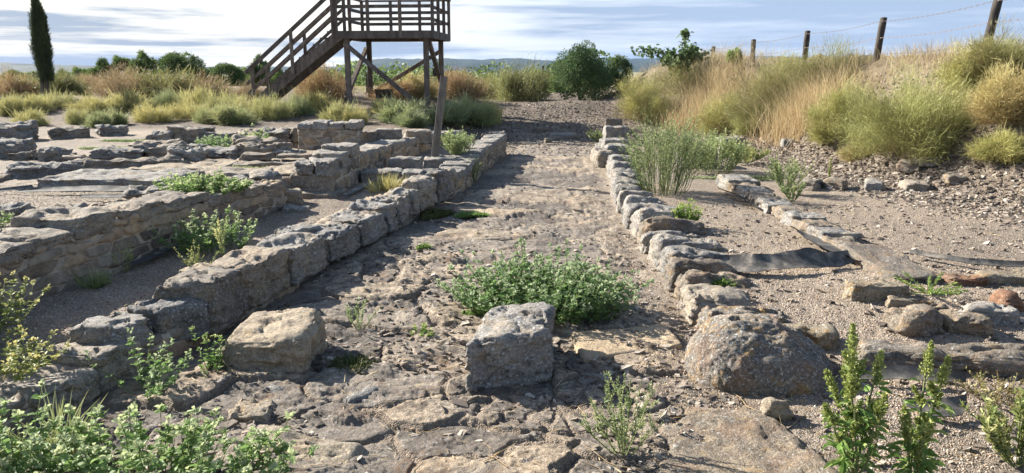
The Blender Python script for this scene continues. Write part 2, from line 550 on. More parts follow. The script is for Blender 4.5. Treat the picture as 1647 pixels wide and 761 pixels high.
M['bush_leaf'] = leaf_mat('grey_green_tree_leaf', [(0.0, (0.06, 0.11, 0.04)), (0.6, (0.135, 0.20, 0.08)), (1.0, (0.25, 0.32, 0.15))], 0.25)
M['moss'] = leaf_mat('dark_green_mat', [(0.0, (0.04, 0.05, 0.015)), (0.6, (0.085, 0.10, 0.03)), (1.0, (0.17, 0.17, 0.06))], 0.2)
M['flower'] = leaf_mat('green_flower_spike', [(0.0, (0.15, 0.20, 0.05)), (0.5, (0.28, 0.33, 0.09)), (1.0, (0.46, 0.48, 0.19))], 0.25)
M['white_flower'] = leaf_mat('creamy_flower_heads', [(0.0, (0.35, 0.34, 0.2)), (1.0, (0.65, 0.62, 0.5))], 0.3)


# ------------------------------------------------------------------ terrain
def lin(tab):
    ys, xs = A([q[0] for q in tab]), A([q[1] for q in tab])
    return lambda y: np.interp(y, ys, xs)


X_W1 = lin([(1, -2.5), (3.2, -2.42), (3.9, -2.28), (4.4, -1.98), (5.1, -1.87), (5.85, -1.69), (6.7, -1.6), (7.5, -1.38),
            (8.2, -1.19), (8.8, -1.08), (9.8, -0.83), (11, -0.64), (12, -0.54), (15.1, -0.14), (18, 0.25)])
X_W2 = lin([(1, 1.25), (4.4, 1.22), (6.5, 1.25), (8.2, 1.27), (9.9, 1.33), (12.2, 1.57), (14.8, 1.88), (16.8, 2.14), (19, 2.5)])
X_W4 = lin([(1, -3.6), (4.7, -3.22), (5.5, -3.02), (7, -2.86), (8.1, -2.56), (8.6, -2.6), (9.2, -2.3), (10.6, -2.24),
            (12.5, -1.95), (15.2, -1.5), (16, -1.05), (19, -0.6)])
X_FOOT = lin([(1, 16), (4, 9.6), (6.5, 6.7), (8.2, 5.85), (10, 5.3), (12.85, 5.0), (15.5, 4.7), (19.6, 4.2), (22, 3.3), (26, 2.6), (40, 1.0)])
B_H = lin([(0, 2.0), (12, 1.85), (18, 1.6), (24, 1.4), (30, 0.6), (36, 0.0)])


def Hmac(x, y):
    x, y = A(x), A(y)
    w1, w2, w4 = X_W1(y), X_W2(y), X_W4(y)
    far = 1 - sm(y, 15.5, 18)
    z = 0.02 * (1 - ((x - (w1 + w2) / 2) / 1.5) ** 2).clip(0, 1)
    z = z + 0.20 * sm(-x, -(w1 - 0.15), -(w1 - 0.48)) * far * sm(y, 2.6, 4.2)
    z = z + 0.22 * sm(-x, -(w4 - 0.12), -(w4 - 0.42)) * far * sm(y, 1.5, 3.5)
    z = z + 0.13 * sm(x, w2 + 0.05, w2 + 0.30) * sm(y, 3.9, 5.2) * far
    z = z + 0.05 * sm(x, w2, w2 + 1.0) * (1 - sm(y, 3.9, 5.2)) * sm(y, 3.0, 3.7)
    left = sm(-x, 0.2, 3.0)
    z = z + (1 - far) * (0.42 * left)
    z = z + sm(y, 17.0, 24.5) * (0.62 - 0.25 * left)
    z = z + 0.16 * left * sm(y, 18.0, 23.0)
    # spoil heap at the road's end
    z = z + 0.14 * np.exp(-((x - 2.2) / 1.2) ** 2 - ((y - 23.5) / 1.5) ** 2)
    # right-hand bank
    t = (x - X_FOOT(y)) / 2.5
    bank = B_H(y) * (0.34 * np.clip(t, 0, 1.0) + 0.66 * sm(t, 0.12, 1.0)) + 0.03 * np.clip(t - 1, 0, 6)
    z = z + np.where(x > 0, bank * sm(x, 1.0, 2.0), 0)
    # beyond the site the land falls away to the plain
    r = np.hypot(x, y)
    z = z - sm(y, 33, 75) * 2.4 * (1 - 0.7 * sm(x, 5, 12)) - sm(r, 60, 320) * 9
    return z


def at(px, py, lift=0.0):
    """the point of the ground seen in a direction given in picture units"""
    a, b = (px - CX) / F_PX, -(py - CY) / F_PX
    c, s = math.cos(PITCH), math.sin(PITCH)
    d = A([a, c + b * s, -s + b * c])
    t = np.concatenate([np.arange(1.5, 45, 0.02), np.geomspace(45, 900, 600)])
    P = A([0, 0, EYE]) + t[:, None] * d
    hit = np.nonzero(P[:, 2] < Hmac(P[:, 0], P[:, 1]) + lift)[0]
    i = hit[0] if len(hit) else len(t) - 1
    return A([P[i, 0], P[i, 1], float(Hmac(P[i:i + 1, 0], P[i:i + 1, 1])[0])])


def gz(x, y):
    return float(Hmac(A([x]), A([y]))[0])


ROAD_CELL = 0.44


def paving(x, y):
    """worn irregular flags: height, joint mask, per-flag tone"""
    farw = sm(y, 5.5, 9)
    yc = np.where(y > 6, 6 + (y - 6) * .72, y)
    wx = x * (1 - .22 * farw) + 0.10 * fbm2(x * 2.1, y * 2.1, 5, 41)
    wy = yc + 0.10 * fbm2(x * 2.1 + 9, y * 2.1, 5, 43)
    d1, d2, cid = voronoi(wx / (ROAD_CELL * 1.35), wy / ROAD_CELL, 5, 0.95)
    e1, e2, cid2 = voronoi(wx / 0.17 + 3, wy / 0.13, 9, 0.95)
    small = sm(fbm2(x * 0.9 + 5, y * 0.9, 3, 61) + 0.25 * sm(y, 5.2, 4.2) - 0.4 * sm(y, 6, 8), 0.10, 0.35)     # patches of broken rubble paving
    edge = (d2 - d1) * (1 - small) + (e2 - e1) * 0.5 * small
    c = cid * (1 - small) + cid2 * small
    prof = sm(edge, 0.02, 0.11)
    bury = sm(fbm2(x * 0.75, y * 0.75 + 4, 4, 71), 0.0, 0.55)      # earth lying over the flags
    mid = (X_W1(y) + X_W2(y)) / 2
    side = sm(np.abs(x - mid) / ((X_W2(y) - X_W1(y)) / 2), 0.68, 0.95)
    bury = np.clip(bury * (0.42 - .2 * farw) + side * (.7 - .2 * farw), 0, 1)
    h = (0.026 * prof * (1 - .25 * small) + 0.034 * (c - 0.5)) * (1 - 0.8 * bury)
    h = h + 0.003 * fbm2(x * 7, y * 7, 4, 81) * prof + 0.0035 * fbm2(x * 23, y * 23, 3, 82) * (.4 + .6 * (1 - prof))
    # flaking: the flags split along bedding and leave low ragged ledges
    led = fbm2(x * 3.3, y * 5.5, 5, 87)
    h = h * (1 - .30 * farw) + .010 * farw * (c - .5) * (1 - .6 * bury)
    h = h + (1 - bury) * (0.011 - .003 * farw) * (sm(led, 0.05, 0.08) + sm(led, 0.32, 0.35) + sm(led, -.25, -.22))
    gap = np.clip(1 - prof + bury * 0.75, 0, 1)
    return h - 0.02, gap, c


az_in = np.radians(np.arange(-47, 47.001, 0.105))
az = np.concatenate([np.radians(np.arange(-180, -47, 3.0)), az_in, np.radians(np.arange(50, 180, 3.0))])
dep = np.arctan((np.concatenate([np.arange(960, 150, -1.5), np.arange(150, 122, -0.6)]) - CY) / F_PX) + PITCH
r_in = EYE / np.tan(dep)
r = np.concatenate([[0.05, 0.5, 1.0, 1.4], r_in[r_in > 1.6], np.geomspace(r_in[-1] * 1.03, 14000, 60)])
NR, NA = len(r), len(az)
RR, AA = np.meshgrid(r, az, indexing='ij')
gx, gy = (RR * np.sin(AA)).ravel(), (RR * np.cos(AA)).ravel()
gh = Hmac(gx, gy)
rr = RR.ravel()
inroad = (gx > X_W1(gy) - 0.25) & (gx < X_W2(gy) + 0.12) & (gy > 1.0) & (gy < 19.5)
# surface relief
near = rr < 70
rel = np.zeros_like(gh)
gap = np.ones_like(gh)
ton = np.full_like(gh, 0.5)
i = np.nonzero(near)[0]
X, Y = gx[i], gy[i]
onbank = sm(X - X_FOOT(Y), -0.5, 0.5) * (X > 0)
rough = 0.012 + 0.05 * onbank + 0.02 * sm(Y, 17, 19)
rel[i] = rough * fbm2(X * 1.7, Y * 1.7, 4, 21) + (0.006 + 0.03 * onbank + 0.004 * sm(Y, 16, 18)) * fbm2(X * 9, Y * 9, 4, 22)
rel[i] += 0.004 * fbm2(X * 38, Y * 38, 2, 23) * (rr[i] < 12)
i = np.nonzero(inroad)[0]
h_, g_, c_ = paving(gx[i], gy[i])
fade = sm(gy[i], 19.5, 16.5) * sm(gx[i], X_W1(gy[i]) - 0.25, X_W1(gy[i]) + 0.05) * sm(-gx[i], -X_W2(gy[i]) - 0.12, -X_W2(gy[i]) + 0.1)
rel[i] = rel[i] * (1 - 0.75 * fade) + h_ * fade
gap[i] = 1 - (1 - g_) * fade
ton[i] = c_
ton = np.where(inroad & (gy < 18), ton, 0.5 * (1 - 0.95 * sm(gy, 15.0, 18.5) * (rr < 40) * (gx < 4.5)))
# flat worn bedrock pavement on the left terrace
terr = (gx < -3.0) & (gx > -7.2) & (gy > 8.2) & (gy < 11.6)
gz_all = gh + rel
# soil attributes: dirt = bare earth instead of gravel; straw = dry litter, coloured as shadowed
dirt = 0.10 + 0.9 * sm(gy, 15.5, 18) + 0.75 * sm(gx - X_FOOT(gy), -1.2, 0.2) * (gx > 0) + 0.4 * sm(4.4 - gy, 0, 0.9)
dirt = np.clip(dirt + 0.35 * np.clip(fbm2(gx * 0.5, gy * 0.5, 4, 31), -1, 1) * (rr < 200), 0, 1)
straw = sm(gx - X_FOOT(gy), 0.7, 1.6) * (gx > 0) + sm(gy, 20.5, 23.5) * sm(-gx, -0.2, 1.5) * 0.8
straw = np.clip(straw, 0, 1)
straw = np.where(inroad, sm(gx, X_W2(gy) - .62, X_W2(gy) - .30) * sm(gy, 4.6, 6.0), straw)     # pale grit strip along the right kerb
ii, jj = np.meshgrid(np.arange(NR - 1), np.arange(NA), indexing='ij')
j2 = (jj + 1) % NA
Q = np.stack([ii * NA + jj, (ii + 1) * NA + jj, (ii + 1) * NA + j2, ii * NA + j2], -1).reshape(-1, 4)
Q = Q[:, ::-1]
qx, qy = gx[Q].mean(1), gy[Q].mean(1)
qr = np.hypot(qx, qy)
is_road = (qx > X_W1(qy) - 0.2) & (qx < X_W2(qy) + 0.06) & (qy > 1.0) & (qy < 19)
is_terr = (qx < -3.0) & (qx > -7.2) & (qy > 8.2) & (qy < 11.6)
is_bank = (qx - X_FOOT(qy) > -0.3) & (qx > 0) & (qr < 75)
is_plain = qr > 75


def sheet(name, mask, mat):
    q = Q[mask]
    u, inv = np.unique(q, return_inverse=True)
    o = mk(name, np.stack([gx[u], gy[u], gz_all[u]], 1), inv.reshape(-1, 4), mat,
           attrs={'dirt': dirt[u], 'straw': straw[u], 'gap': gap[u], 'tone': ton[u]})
    return tag(o, kind='structure')


sheet('road', is_road, M['road'])
sheet('earth_bank', is_bank & ~is_road & ~is_plain, M['gravel'])
sheet('plain', is_plain, M['plain'])
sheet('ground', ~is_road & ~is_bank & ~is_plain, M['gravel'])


# far hills: ridged bodies with real depth
def hill(name, x0, x1, y0, depth, hfun, seed, mat, n=140, k=24):
    xs = np.linspace(x0, x1, n)
    ts = np.linspace(-1, 1, k)
    XX, TT = np.meshgrid(xs, ts, indexing='ij')
    prof = np.clip(1 - np.abs(TT) ** 2.2, 0, 1) ** 0.8
    hh = hfun((XX - x0) / (x1 - x0)) * prof
    hh = hh * (1 + 0.10 * fbm2(XX.ravel() / 160, TT.ravel() * 3, 4, seed).reshape(XX.shape)) + 4.0 * prof * fbm2(XX.ravel() / 30, TT.ravel() * 14, 3, seed + 3).reshape(XX.shape)
    V = np.stack([XX, y0 + TT * depth, hh - 14], -1).reshape(-1, 3)
    a, b = np.meshgrid(np.arange(n - 1), np.arange(k - 1), indexing='ij')
    q = np.stack([a * k + b, (a + 1) * k + b, (a + 1) * k + b + 1, a * k + b + 1], -1).reshape(-1, 4)
    return tag(mk(name, V, q, mat), kind='structure')


def mesa(u):
    return np.interp(u, [0, 0.10, 0.2, 0.28, 0.31, 0.34, 0.55, 0.62, 0.70, 0.86, 1.0], [22, 28, 26, 24, 46, 58, 60, 52, 50, 46, 16])


hill('hills', -1500, 1200, 3300, 420, mesa, 5, M['hill'])
hill('hills', 300, 2600, 4600, 700, lambda u: np.interp(u, [0, .1, .5, 1], [10, 76, 88, 80]), 9, M['hill'])
hill('hills', -2500, -500, 2100, 300, lambda u: np.interp(u, [0, .3, .45, .6, .75, 1], [18, 26, 36, 28, 22, 14]), 13, M['hill'])


# ------------------------------------------------------------------ stones
_grid = {}


def boxgrid(n):
    if n in _grid:
        return _grid[n]
    # parameter crowded towards the edges so that rounded arrises stay round
    t = np.linspace(-1, 1, n + 1)
    t = np.sign(t) * (1 - (1 - np.abs(t)) ** 1.35)
    V, F, m = [], [], n + 1
    a, b = np.meshgrid(t, t, indexing='ij')
    o = np.ones_like(a)
    for k, (ax, s) in enumerate([(0, 1), (0, -1), (1, 1), (1, -1), (2, 1), (2, -1)]):
        p = [None] * 3
        p[ax] = o * s
        p[(ax + 1) % 3], p[(ax + 2) % 3] = a, b
        V.append(np.stack(p, -1).reshape(-1, 3))
        i, j = np.meshgrid(np.arange(n), np.arange(n), indexing='ij')
        q = np.stack([i * m + j, (i + 1) * m + j, (i + 1) * m + j + 1, i * m + j + 1], -1).reshape(-1, 4) + k * m * m
        F.append(q if s > 0 else q[:, ::-1])
    V, F = np.concatenate(V), np.concatenate(F)
    key = np.round(V * 1e5).astype(np.int64)
    _, first, inv = np.unique(key, axis=0, return_index=True, return_inverse=True)
    _grid[n] = (V[first], inv.ravel()[F])
    return _grid[n]


def stone(top, zb, seed, spread=0.02, r=0.035, amp=0.012, n=14, strat=0.4, dome=0.0, bottom=None, freq=1.0):
    """a block with its own eight corners; top: four (x,y,z) in order round the face"""
    T = A(top)
    if T.shape[1] == 2:
        T = np.c_[T, np.zeros(4)]
    area = sum(T[k, 0] * T[(k + 1) % 4, 1] - T[(k + 1) % 4, 0] * T[k, 1] for k in range(4))
    if area < 0:
        T = T[::-1].copy()
        if bottom is not None:
            bottom = A(bottom)[::-1]
    cen = T.mean(0)
    if bottom is None:
        B = T.copy()
        d = nrm(T[:, :2] - cen[:2])
        B[:, :2] += d * spread
        B[:, 2] = zb
    else:
        B = np.c_[A(bottom), np.full(4, zb)] if A(bottom).shape[1] == 2 else A(bottom)
    C = np.empty((2, 2, 2, 3))
    for k, (u, v) in enumerate([(0, 0), (1, 0), (1, 1), (0, 1)]):
        C[u, v, 1], C[u, v, 0] = T[k], B[k]
    eu = (C[1] - C[0]).mean((0, 1))
    ev = (C[:, 1] - C[:, 0]).mean((0, 1))
    ew = (C[:, :, 1] - C[:, :, 0]).mean((0, 1))
    L = A([np.linalg.norm(eu), np.linalg.norm(ev), np.linalg.norm(ew)]) / 2
    V, F = boxgrid(n)
    P = V * L
    rad = np.minimum(r, L * 0.85)
    q = np.clip(P, -(L - rad), L - rad)
    d = nrm((P - q) / rad)
    p = (q + rad * d) / L
    w = (p + 1) / 2
    out = 0
    for a in (0, 1):
        for b in (0, 1):
            for c in (0, 1):
                k = (w[:, 0] if a else 1 - w[:, 0]) * (w[:, 1] if b else 1 - w[:, 1]) * (w[:, 2] if c else 1 - w[:, 2])
                out = out + k[:, None] * C[a, b, c]
    nr = nrm(d[:, :1] * nrm(eu) + d[:, 1:2] * nrm(ev) + d[:, 2:] * nrm(ew))
    S = out + seed * 3.17
    f1 = fbm(S * 4.2 * freq, 3, seed)
    f2 = fbm(S * A([13, 13, 17]) * freq, 4, seed + 50)
    f3 = fbm(S * A([4, 4, 42]) * freq, 3, seed + 90)
    dd = amp * (1.3 * f1 + 0.55 * f2)
    # chips knocked off: only ever inwards
    dd -= amp * 1.5 * sm(fbm(S * 7.5 * freq, 4, seed + 30), 0.22, 0.34)
    dd -= amp * 0.8 * sm(fbm(S * A([9, 9, 22]) * freq, 4, seed + 33), 0.30, 0.38)
    side = 1 - np.abs(nr[:, 2]) ** 2
    dd += amp * strat * side * f3
    out = out + nr * dd[:, None]
    if dome:
        out[:, 2] += dome * (w[:, 2]) * (1 - np.clip(p[:, 0] ** 2, 0, 1)) * (1 - np.clip(p[:, 1] ** 2, 0, 1))
    return out, F


def rect(cx, cy, lx, ly, ang=0.0, z=0.0, tilt=(0, 0), jit=0.0, seed=0):
    """four top corners of a turned rectangle with slope tilt and uneven corners"""
    rg = np.random.default_rng(seed + 1000)
    c, s = math.cos(ang), math.sin(ang)
    out = []
    for u, v in ((-1, -1), (1, -1), (1, 1), (-1, 1)):
        a, b = u * lx / 2 * (1 + jit * rg.uniform(-1, 1)), v * ly / 2 * (1 + jit * rg.uniform(-1, 1))
        out.append((cx + a * c - b * s, cy + a * s + b * c, z + a * tilt[0] + b * tilt[1]))
    return A(out)


def lone_stone(name, label, cat, top, zb, mat, seed, group=None, tone=0.5, **kw):
    V, F = stone(top, zb, seed, **kw)
    c = V.mean(0)
    c[2] = V[:, 2].min()
    o = mk(name, V - c, F, M[mat], attrs={'tone': np.full(len(V), tone)})
    o.location = c
    return tag(o, label, cat, group)


def masonry(name, line, width, zb, heights, seed, parent, ls=0.30, hs=0.12, res=0.018, mat='masonry', side=1, relief=0.024):
    """a mortared rubble wall body along line (front edge), thickness to the left of its direction when side=1"""
    L = A(line)
    seg = np.linalg.norm(np.diff(L, axis=0), axis=1)
    cum = np.concatenate([[0], np.cumsum(seg)])
    tot = cum[-1]
    ns = max(6, int(tot / res))
    s = np.linspace(0, tot, ns)
    bx, by = np.interp(s, cum, L[:, 0]), np.interp(s, cum, L[:, 1])
    tx, ty = np.gradient(bx), np.gradient(by)
    tn = nrm(np.stack([tx, ty], 1))
    nl = np.stack([-tn[:, 1], tn[:, 0]], 1) * side
    hq = A(heights)
    hs_ = np.interp(s, cum if len(hq) == len(cum) else np.linspace(0, tot, len(hq)), hq)
    hs_ = hs_ + 0.025 * fbm2(s * 2.3, s * 0 + seed, 3, seed + 3)
    Hm = hs_.max()
    nh, nw = max(5, int(Hm / res)), max(5, int(width / (res * 1.3)))
    path = [('f', t) for t in np.linspace(0, 1, nh)] + [('t', t) for t in np.linspace(0, 1, nw)[1:]] + [('b', t) for t in np.linspace(1, 0, max(4, nh // 2))[1:]]
    cols = []
    kinds = {'f': 0, 't': 1, 'b': 2}
    off = A([0 if k == 'f' else (t * width if k == 't' else width) for k, t in path])
    hf = A([t if k in 'fb' else 1.0 for k, t in path])
    kd = A([kinds[k] for k, t in path])
    npth = len(path)
    # end rings close the wall
    cap = [1.0, 0.75, 0.5, 0.25, 0.02]
    rows = [(0, c) for c in cap[::-1][:-1]] + [(i, 1.0) for i in range(ns)] + [(ns - 1, c) for c in cap[1:]]
    I = A([q[0] for q in rows]).astype(int)
    Cc = A([q[1] for q in rows])
    OFF = width / 2 + (off[None, :] - width / 2) * Cc[:, None]
    HF = np.repeat(hf[None], len(rows), 0)
    Z = HF * hs_[I][:, None]
    x = bx[I][:, None] + nl[I, 0][:, None] * OFF
    y = by[I][:, None] + nl[I, 1][:, None] * OFF
    capk = (Cc < 0.99)[:, None] | np.zeros_like(OFF, bool)
    u = np.where(capk, OFF, np.where(kd[None] == 1, s[I][:, None], s[I][:, None]))
    v = np.where((kd[None] == 1) & ~capk, OFF + 5.3, Z)
    row = np.floor(v / hs)
    uu = u / ls + 0.5 * (row % 2) + 0.22 * fbm2((u * 3).ravel(), (v * 3).ravel(), 2, seed).reshape(u.shape)
    vv = v / hs + 0.14 * fbm2((u * 2.2 + 8).ravel(), (v * 4).ravel(), 2, seed + 1).reshape(u.shape)
    d1, d2, cid = voronoi(uu.ravel(), vv.ravel(), seed + 11, 0.52)
    prof = sm(d2 - d1, 0.06, 0.20)
    f = fbm2((u * 14).ravel(), (v * 14).ravel(), 4, seed + 5)
    dd = relief * prof + (cid - 0.5) * relief * 0.8 * prof + 0.012 * f
    dd = dd.reshape(u.shape)
    # outward direction
    nx = np.where(kd[None] == 0, -1.0, np.where(kd[None] == 2, 1.0, 0.0)) * (~capk)
    nz = np.where(kd[None] == 1, 1.0, 0.0) * (~capk)
    sg = np.where(np.arange(len(rows)) < len(cap), -1.0, 1.0)[:, None] * capk
    x = x + dd * (nx * nl[I, 0][:, None] + sg * tn[I, 0][:, None])
    y = y + dd * (nx * nl[I, 1][:, None] + sg * tn[I, 1][:, None])
    zz = zb + Z + dd * nz
    V = np.stack([x, y, zz], -1).reshape(-1, 3)
    a, b = np.meshgrid(np.arange(len(rows) - 1), np.arange(npth - 1), indexing='ij')
    q = np.stack([a * npth + b, (a + 1) * npth + b, (a + 1) * npth + b + 1, a * npth + b + 1], -1).reshape(-1, 4)
    if side < 0:
        q = q[:, ::-1]
    return mk(name, V, q, M[mat], parent, attrs={'tone': cid, 'mortar': 1 - prof})


# --- the long kerb wall of big blocks on the road's left
w1 = thing('kerb_wall', 'long wall of big grey sandstone blocks lining the left edge of the old paved road', 'stone wall', (-1.9, 4.5, 0))
yy = np.concatenate([np.arange(3.2, 9.6, 0.35), [9.6]])
masonry('footing', [(X_W1(v) - 0.03, v) for v in yy], 0.44, -0.08, np.interp(yy, [4.2, 4.8, 9, 9.6], [.20, .31, .33, .36]), 3, w1, 0.34, 0.15)
W1B = [  # top corners: near-road, far-road, far-left, near-left, then height and options
    ('grey_stone', [(-2.30, 3.42), (-2.22, 3.74), (-2.62, 3.84), (-2.60, 3.42)], .14, {}),
    ('grey_stone', [(-2.22, 3.76), (-2.13, 4.06), (-2.60, 4.16), (-2.62, 3.86)], .20, {}),
    ('grey_stone', [(-2.22, 3.98), (-2.13, 4.28), (-2.42, 4.36), (-2.54, 4.02)], .28, {'r': .03}),
    ('grey_stone', [(-2.12, 4.26), (-1.92, 4.52), (-2.14, 4.56), (-2.38, 4.36)], .285, {'r': .03}),
    ('sandstone', [(-1.90, 4.54), (-1.81, 4.93), (-2.20, 5.00), (-2.27, 4.44)], .385, {'r': .04}),
    ('sandstone', [(-1.84, 4.97), (-1.71, 5.60), (-2.10, 5.66), (-2.18, 5.08)], .36, {'r': .035}),
    ('warm_stone', [(-2.22, 5.12), (-2.14, 5.36), (-2.36, 5.44), (-2.42, 5.18)], .30, {'r': .03}),
    ('grey_stone', [(-1.69, 5.58), (-1.56, 6.20), (-2.05, 6.22), (-2.07, 5.70)], .335, {'r': .045}),
    ('grey_stone', [(-1.56, 6.24), (-1.43, 6.90), (-1.74, 7.02), (-1.85, 6.46)], .285, {'r': .04}),
    ('grey_stone', [(-1.90, 6.22), (-1.72, 6.62), (-1.92, 6.70), (-2.08, 6.34)], .335, {'r': .03}),
    ('grey_stone', [(-1.42, 6.93), (-1.29, 7.58), (-1.76, 7.70), (-1.84, 7.12)], .285, {'r': .03}),
    ('grey_stone', [(-1.28, 7.60), (-1.22, 7.90), (-1.68, 8.10), (-1.72, 7.72)], .325, {'r': .04}),
    ('grey_stone', [(-1.21, 7.92), (-1.13, 8.22), (-1.45, 8.34), (-1.62, 8.02)], .34, {'r': .06}),
    ('grey_stone', [(-1.12, 8.24), (-1.05, 8.52), (-1.36, 8.62), (-1.42, 8.36)], .36, {'r': .08}),
    ('grey_stone', [(-1.05, 8.55), (-0.90, 9.20), (-1.22, 9.30), (-1.34, 8.66)], .44, {'r': .10}),
    ('grey_stone', [(-0.90, 9.24), (-0.82, 9.62), (-1.16, 9.80), (-1.20, 9.34)], .46, {'r': .05}),
    ('grey_stone', [(-0.80, 9.66), (-0.74, 10.05), (-1.02, 10.2), (-1.06, 9.8)], .40, {'r': .06}),
]
for k, (mt, q, h, kw) in enumerate(W1B):
    q = A(q)
    z = h + np.random.default_rng(k).uniform(-.014, .014, 4)
    cq = q.mean(0)
    q = cq + (q - cq) * A([1.0, .93])
    V, F = stone(np.c_[q, z], 0.04 if h > .25 else -.05, 100 + k, spread=0.012, n=34, amp=0.015, **kw)
    mk('block', V, F, M[mt], w1, {'tone': np.full(len(V), np.random.default_rng(k + 50).uniform(.05, .9))})
# the far stretch: squared facing stones in two courses under a coping
yy = np.arange(9.9, 15.3, 0.3)
masonry('facing', [(X_W1(v) - 0.02, v) for v in yy], 0.40, -0.08, np.interp(yy, [9.9, 11.5, 12, 15], [.30, .32, .40, .42]), 8, w1, 0.26, 0.17, 0.02)
rg = np.random.default_rng(5)
y0 = 10.1
k = 0
while y0 < 15.1:
    ln = rg.uniform(.32, .55)
    y1 = min(y0 + ln, 15.2)
    z = float(np.interp(y0, [10, 11.4, 12, 15], [.31, .33, .41, .43])) + rg.uniform(-.015, .02)
    wd = rg.uniform(.34, .46)
    q = A([(X_W1(y0) + .02, y0), (X_W1(y1) + .02, y1 - .02), (X_W1(y1) - wd, y1 - .02), (X_W1(y0) - wd, y0)])
    V, F = stone(np.c_[q, np.full(4, z)], z - .13, 160 + k, n=10, r=.03, amp=.010)
    mk('coping_stone', V, F, M['grey_stone'], w1, {'tone': np.full(len(V), rg.uniform(.25, .7))})
    y0 = y1
    k += 1

# --- right-hand kerb: a row of rounded stones, each leaning on the next
w2 = thing('kerb_row', 'row of rounded tilted kerb stones lining the right edge of the paved road', 'stone kerb', (1.4, 4.6, 0))
W2B = [  # y0, y1, width, height, rise towards the far end
    (4.52, 4.82, .62, .19, 'boulder_stone', .0), (4.84, 5.30, .50, .19, 'sandstone', .0),
    (5.32, 5.60, .56, .23, 'dark_stone', -.05), (5.56, 5.92, .56, .27, 'dark_stone', -.08), (5.90, 6.42, .58, .27, 'grey_stone', -.05),
    (6.40, 6.86, .62, .27, 'grey_stone', -.06), (6.84, 7.14, .50, .26, 'grey_stone', -.03), (7.10, 7.50, .58, .28, 'dark_stone', -.08),
    (7.48, 7.90, .56, .29, 'grey_stone', -.08), (7.90, 8.46, .62, .27, 'grey_stone', -.02), (8.44, 8.88, .46, .29, 'grey_stone', -.08),
    (8.86, 9.30, .44, .30, 'grey_stone', -.06), (9.30, 9.78, .42, .30, 'grey_stone', -.07), (9.78, 10.3, .42, .30, 'grey_stone', -.05),
    (10.3, 10.9, .40, .30, 'grey_stone', -.06), (10.9, 11.6, .42, .30, 'grey_stone', -.04), (11.6, 12.3, .40, .30, 'grey_stone', -.05),
    (12.3, 13.1, .42, .32, 'grey_stone', -.05)]
for k, (a, b, wd, h, mt, rise) in enumerate(W2B):
    rg = np.random.default_rng(300 + k)
    xa, xb = float(X_W2(a)), float(X_W2(b))
    ja, jb = rg.uniform(-.05, .05, 2)
    h += rg.uniform(-.08, -.03) if k > 1 else .01
    wd *= rg.uniform(.8, 1.15)
    rise = -rise * .9
    q = [(xa + ja + .02, a + .015, h + rise), (xb + jb + .02, b - .03, h - .03), (xb + wd, b - .02 + rg.uniform(-.06, .06), h - .06), (xa + wd, a + .01 + rg.uniform(-.06, .06), h - .06 + rise)]
    V, F = stone(q, -.06, 320 + k, spread=.04, r=.075 if k > 1 else .05, amp=.017, n=30 if k < 10 else 16, strat=.6, dome=.02)
    mk('kerb_stone', V, F, M[mt], w2, {'tone': np.full(len(V), rg.uniform(.2, .65))})

# --- second row of flat edging stones, further right
w3 = thing('edging_row', 'low row of flat edging stones crossing the right-hand gravel beside the torn sheet', 'stone edging', (2.9, 5.4, 0.1))
E3 = [(5.42, 6.35, .42, .20), (6.37, 6.72, .26, .21), (6.72, 7.05, .34, .23), (7.06, 7.45, .30, .22), (7.46, 7.75, .36, .24), (7.78, 8.15, .30, .23), (8.18, 8.55, .32, .24),
      (8.58, 9.0, .30, .24), (9.02, 9.45, .32, .25), (9.47, 9.85, .34, .24), (9.87, 10.3, .40, .27)]
for k, (a, b, wd, h) in enumerate(E3):
    rg = np.random.default_rng(400 + k)
    q = rect(2.87 + wd / 2 + rg.uniform(-.02, .02), (a + b) / 2, wd * 1.1, (b - a) * 1.07, rg.uniform(-.05, .05), h, (-.06, rg.uniform(-.03, .03)), .07, k)
    V, F = stone(q, .05, 420 + k, spread=.02, r=.025, amp=.012, n=18, strat=1.0)
    mk('edging_stone', V, F, M[['dark_stone', 'grey_stone', 'dark_stone'][0 if k == 0 else 1 + k % 2]], w3, {'tone': np.full(len(V), rg.uniform(.25, .65))})


# ------------------------------------------------------------------ the three blocks set across the street
lone_stone('stone_block', 'pale buff squared block set in front of the big left kerb wall', 'stone block',
           [(-1.14, 3.89, .26), (-1.16, 4.42, .275), (-1.64, 4.52, .235), (-1.66, 3.98, .215)], -.02, 'warm_stone', 11, r=.075, amp=.013, n=44, spread=.03, tone=.6, strat=.6)
lone_stone('stone_block', 'grey lichen-crusted block in the middle of the paved road before the leafy bush', 'stone block',
           [(.20, 3.86, .315), (.265, 4.42, .315), (-.14, 4.36, .31), (-.26, 3.74, .30)], -.03, 'grey_stone', 12, r=.05, amp=.016, n=48, spread=.012, tone=.45)


def boulder(cx, cy, rx, ry, h, seed, n=96, ang=0.0):
    V, F = boxgrid(n)
    d = nrm(V * A([1, 1, 1]))
    e = 0.8                                                # squarish ellipsoid
    p = np.sign(V) * np.abs(d) ** e
    p = p / (np.abs(p) ** 2.5).sum(1, keepdims=True) ** (1 / 2.5)
    o = p * A([rx, ry, h])
    k_ = np.clip(o[:, 2:3] / h, 0, 1) ** 1.5
    o[:, :2] *= (1.0 - 0.26 * k_)
    o[:, 0:1] -= .09 * k_
    S = o + seed * 2.7
    dd = 0.03 * fbm(S * 3.2, 3, seed) + 0.012 * fbm(S * 11, 4, seed + 3) + 0.005 * fbm(S * 40, 2, seed + 6)
    o = o + nrm(p) * dd[:, None]
    c, s = math.cos(ang), math.sin(ang)
    o = np.stack([cx + o[:, 0] * c - o[:, 1] * s, cy + o[:, 0] * s + o[:, 1] * c, o[:, 2] + .0], 1)
    return o, F


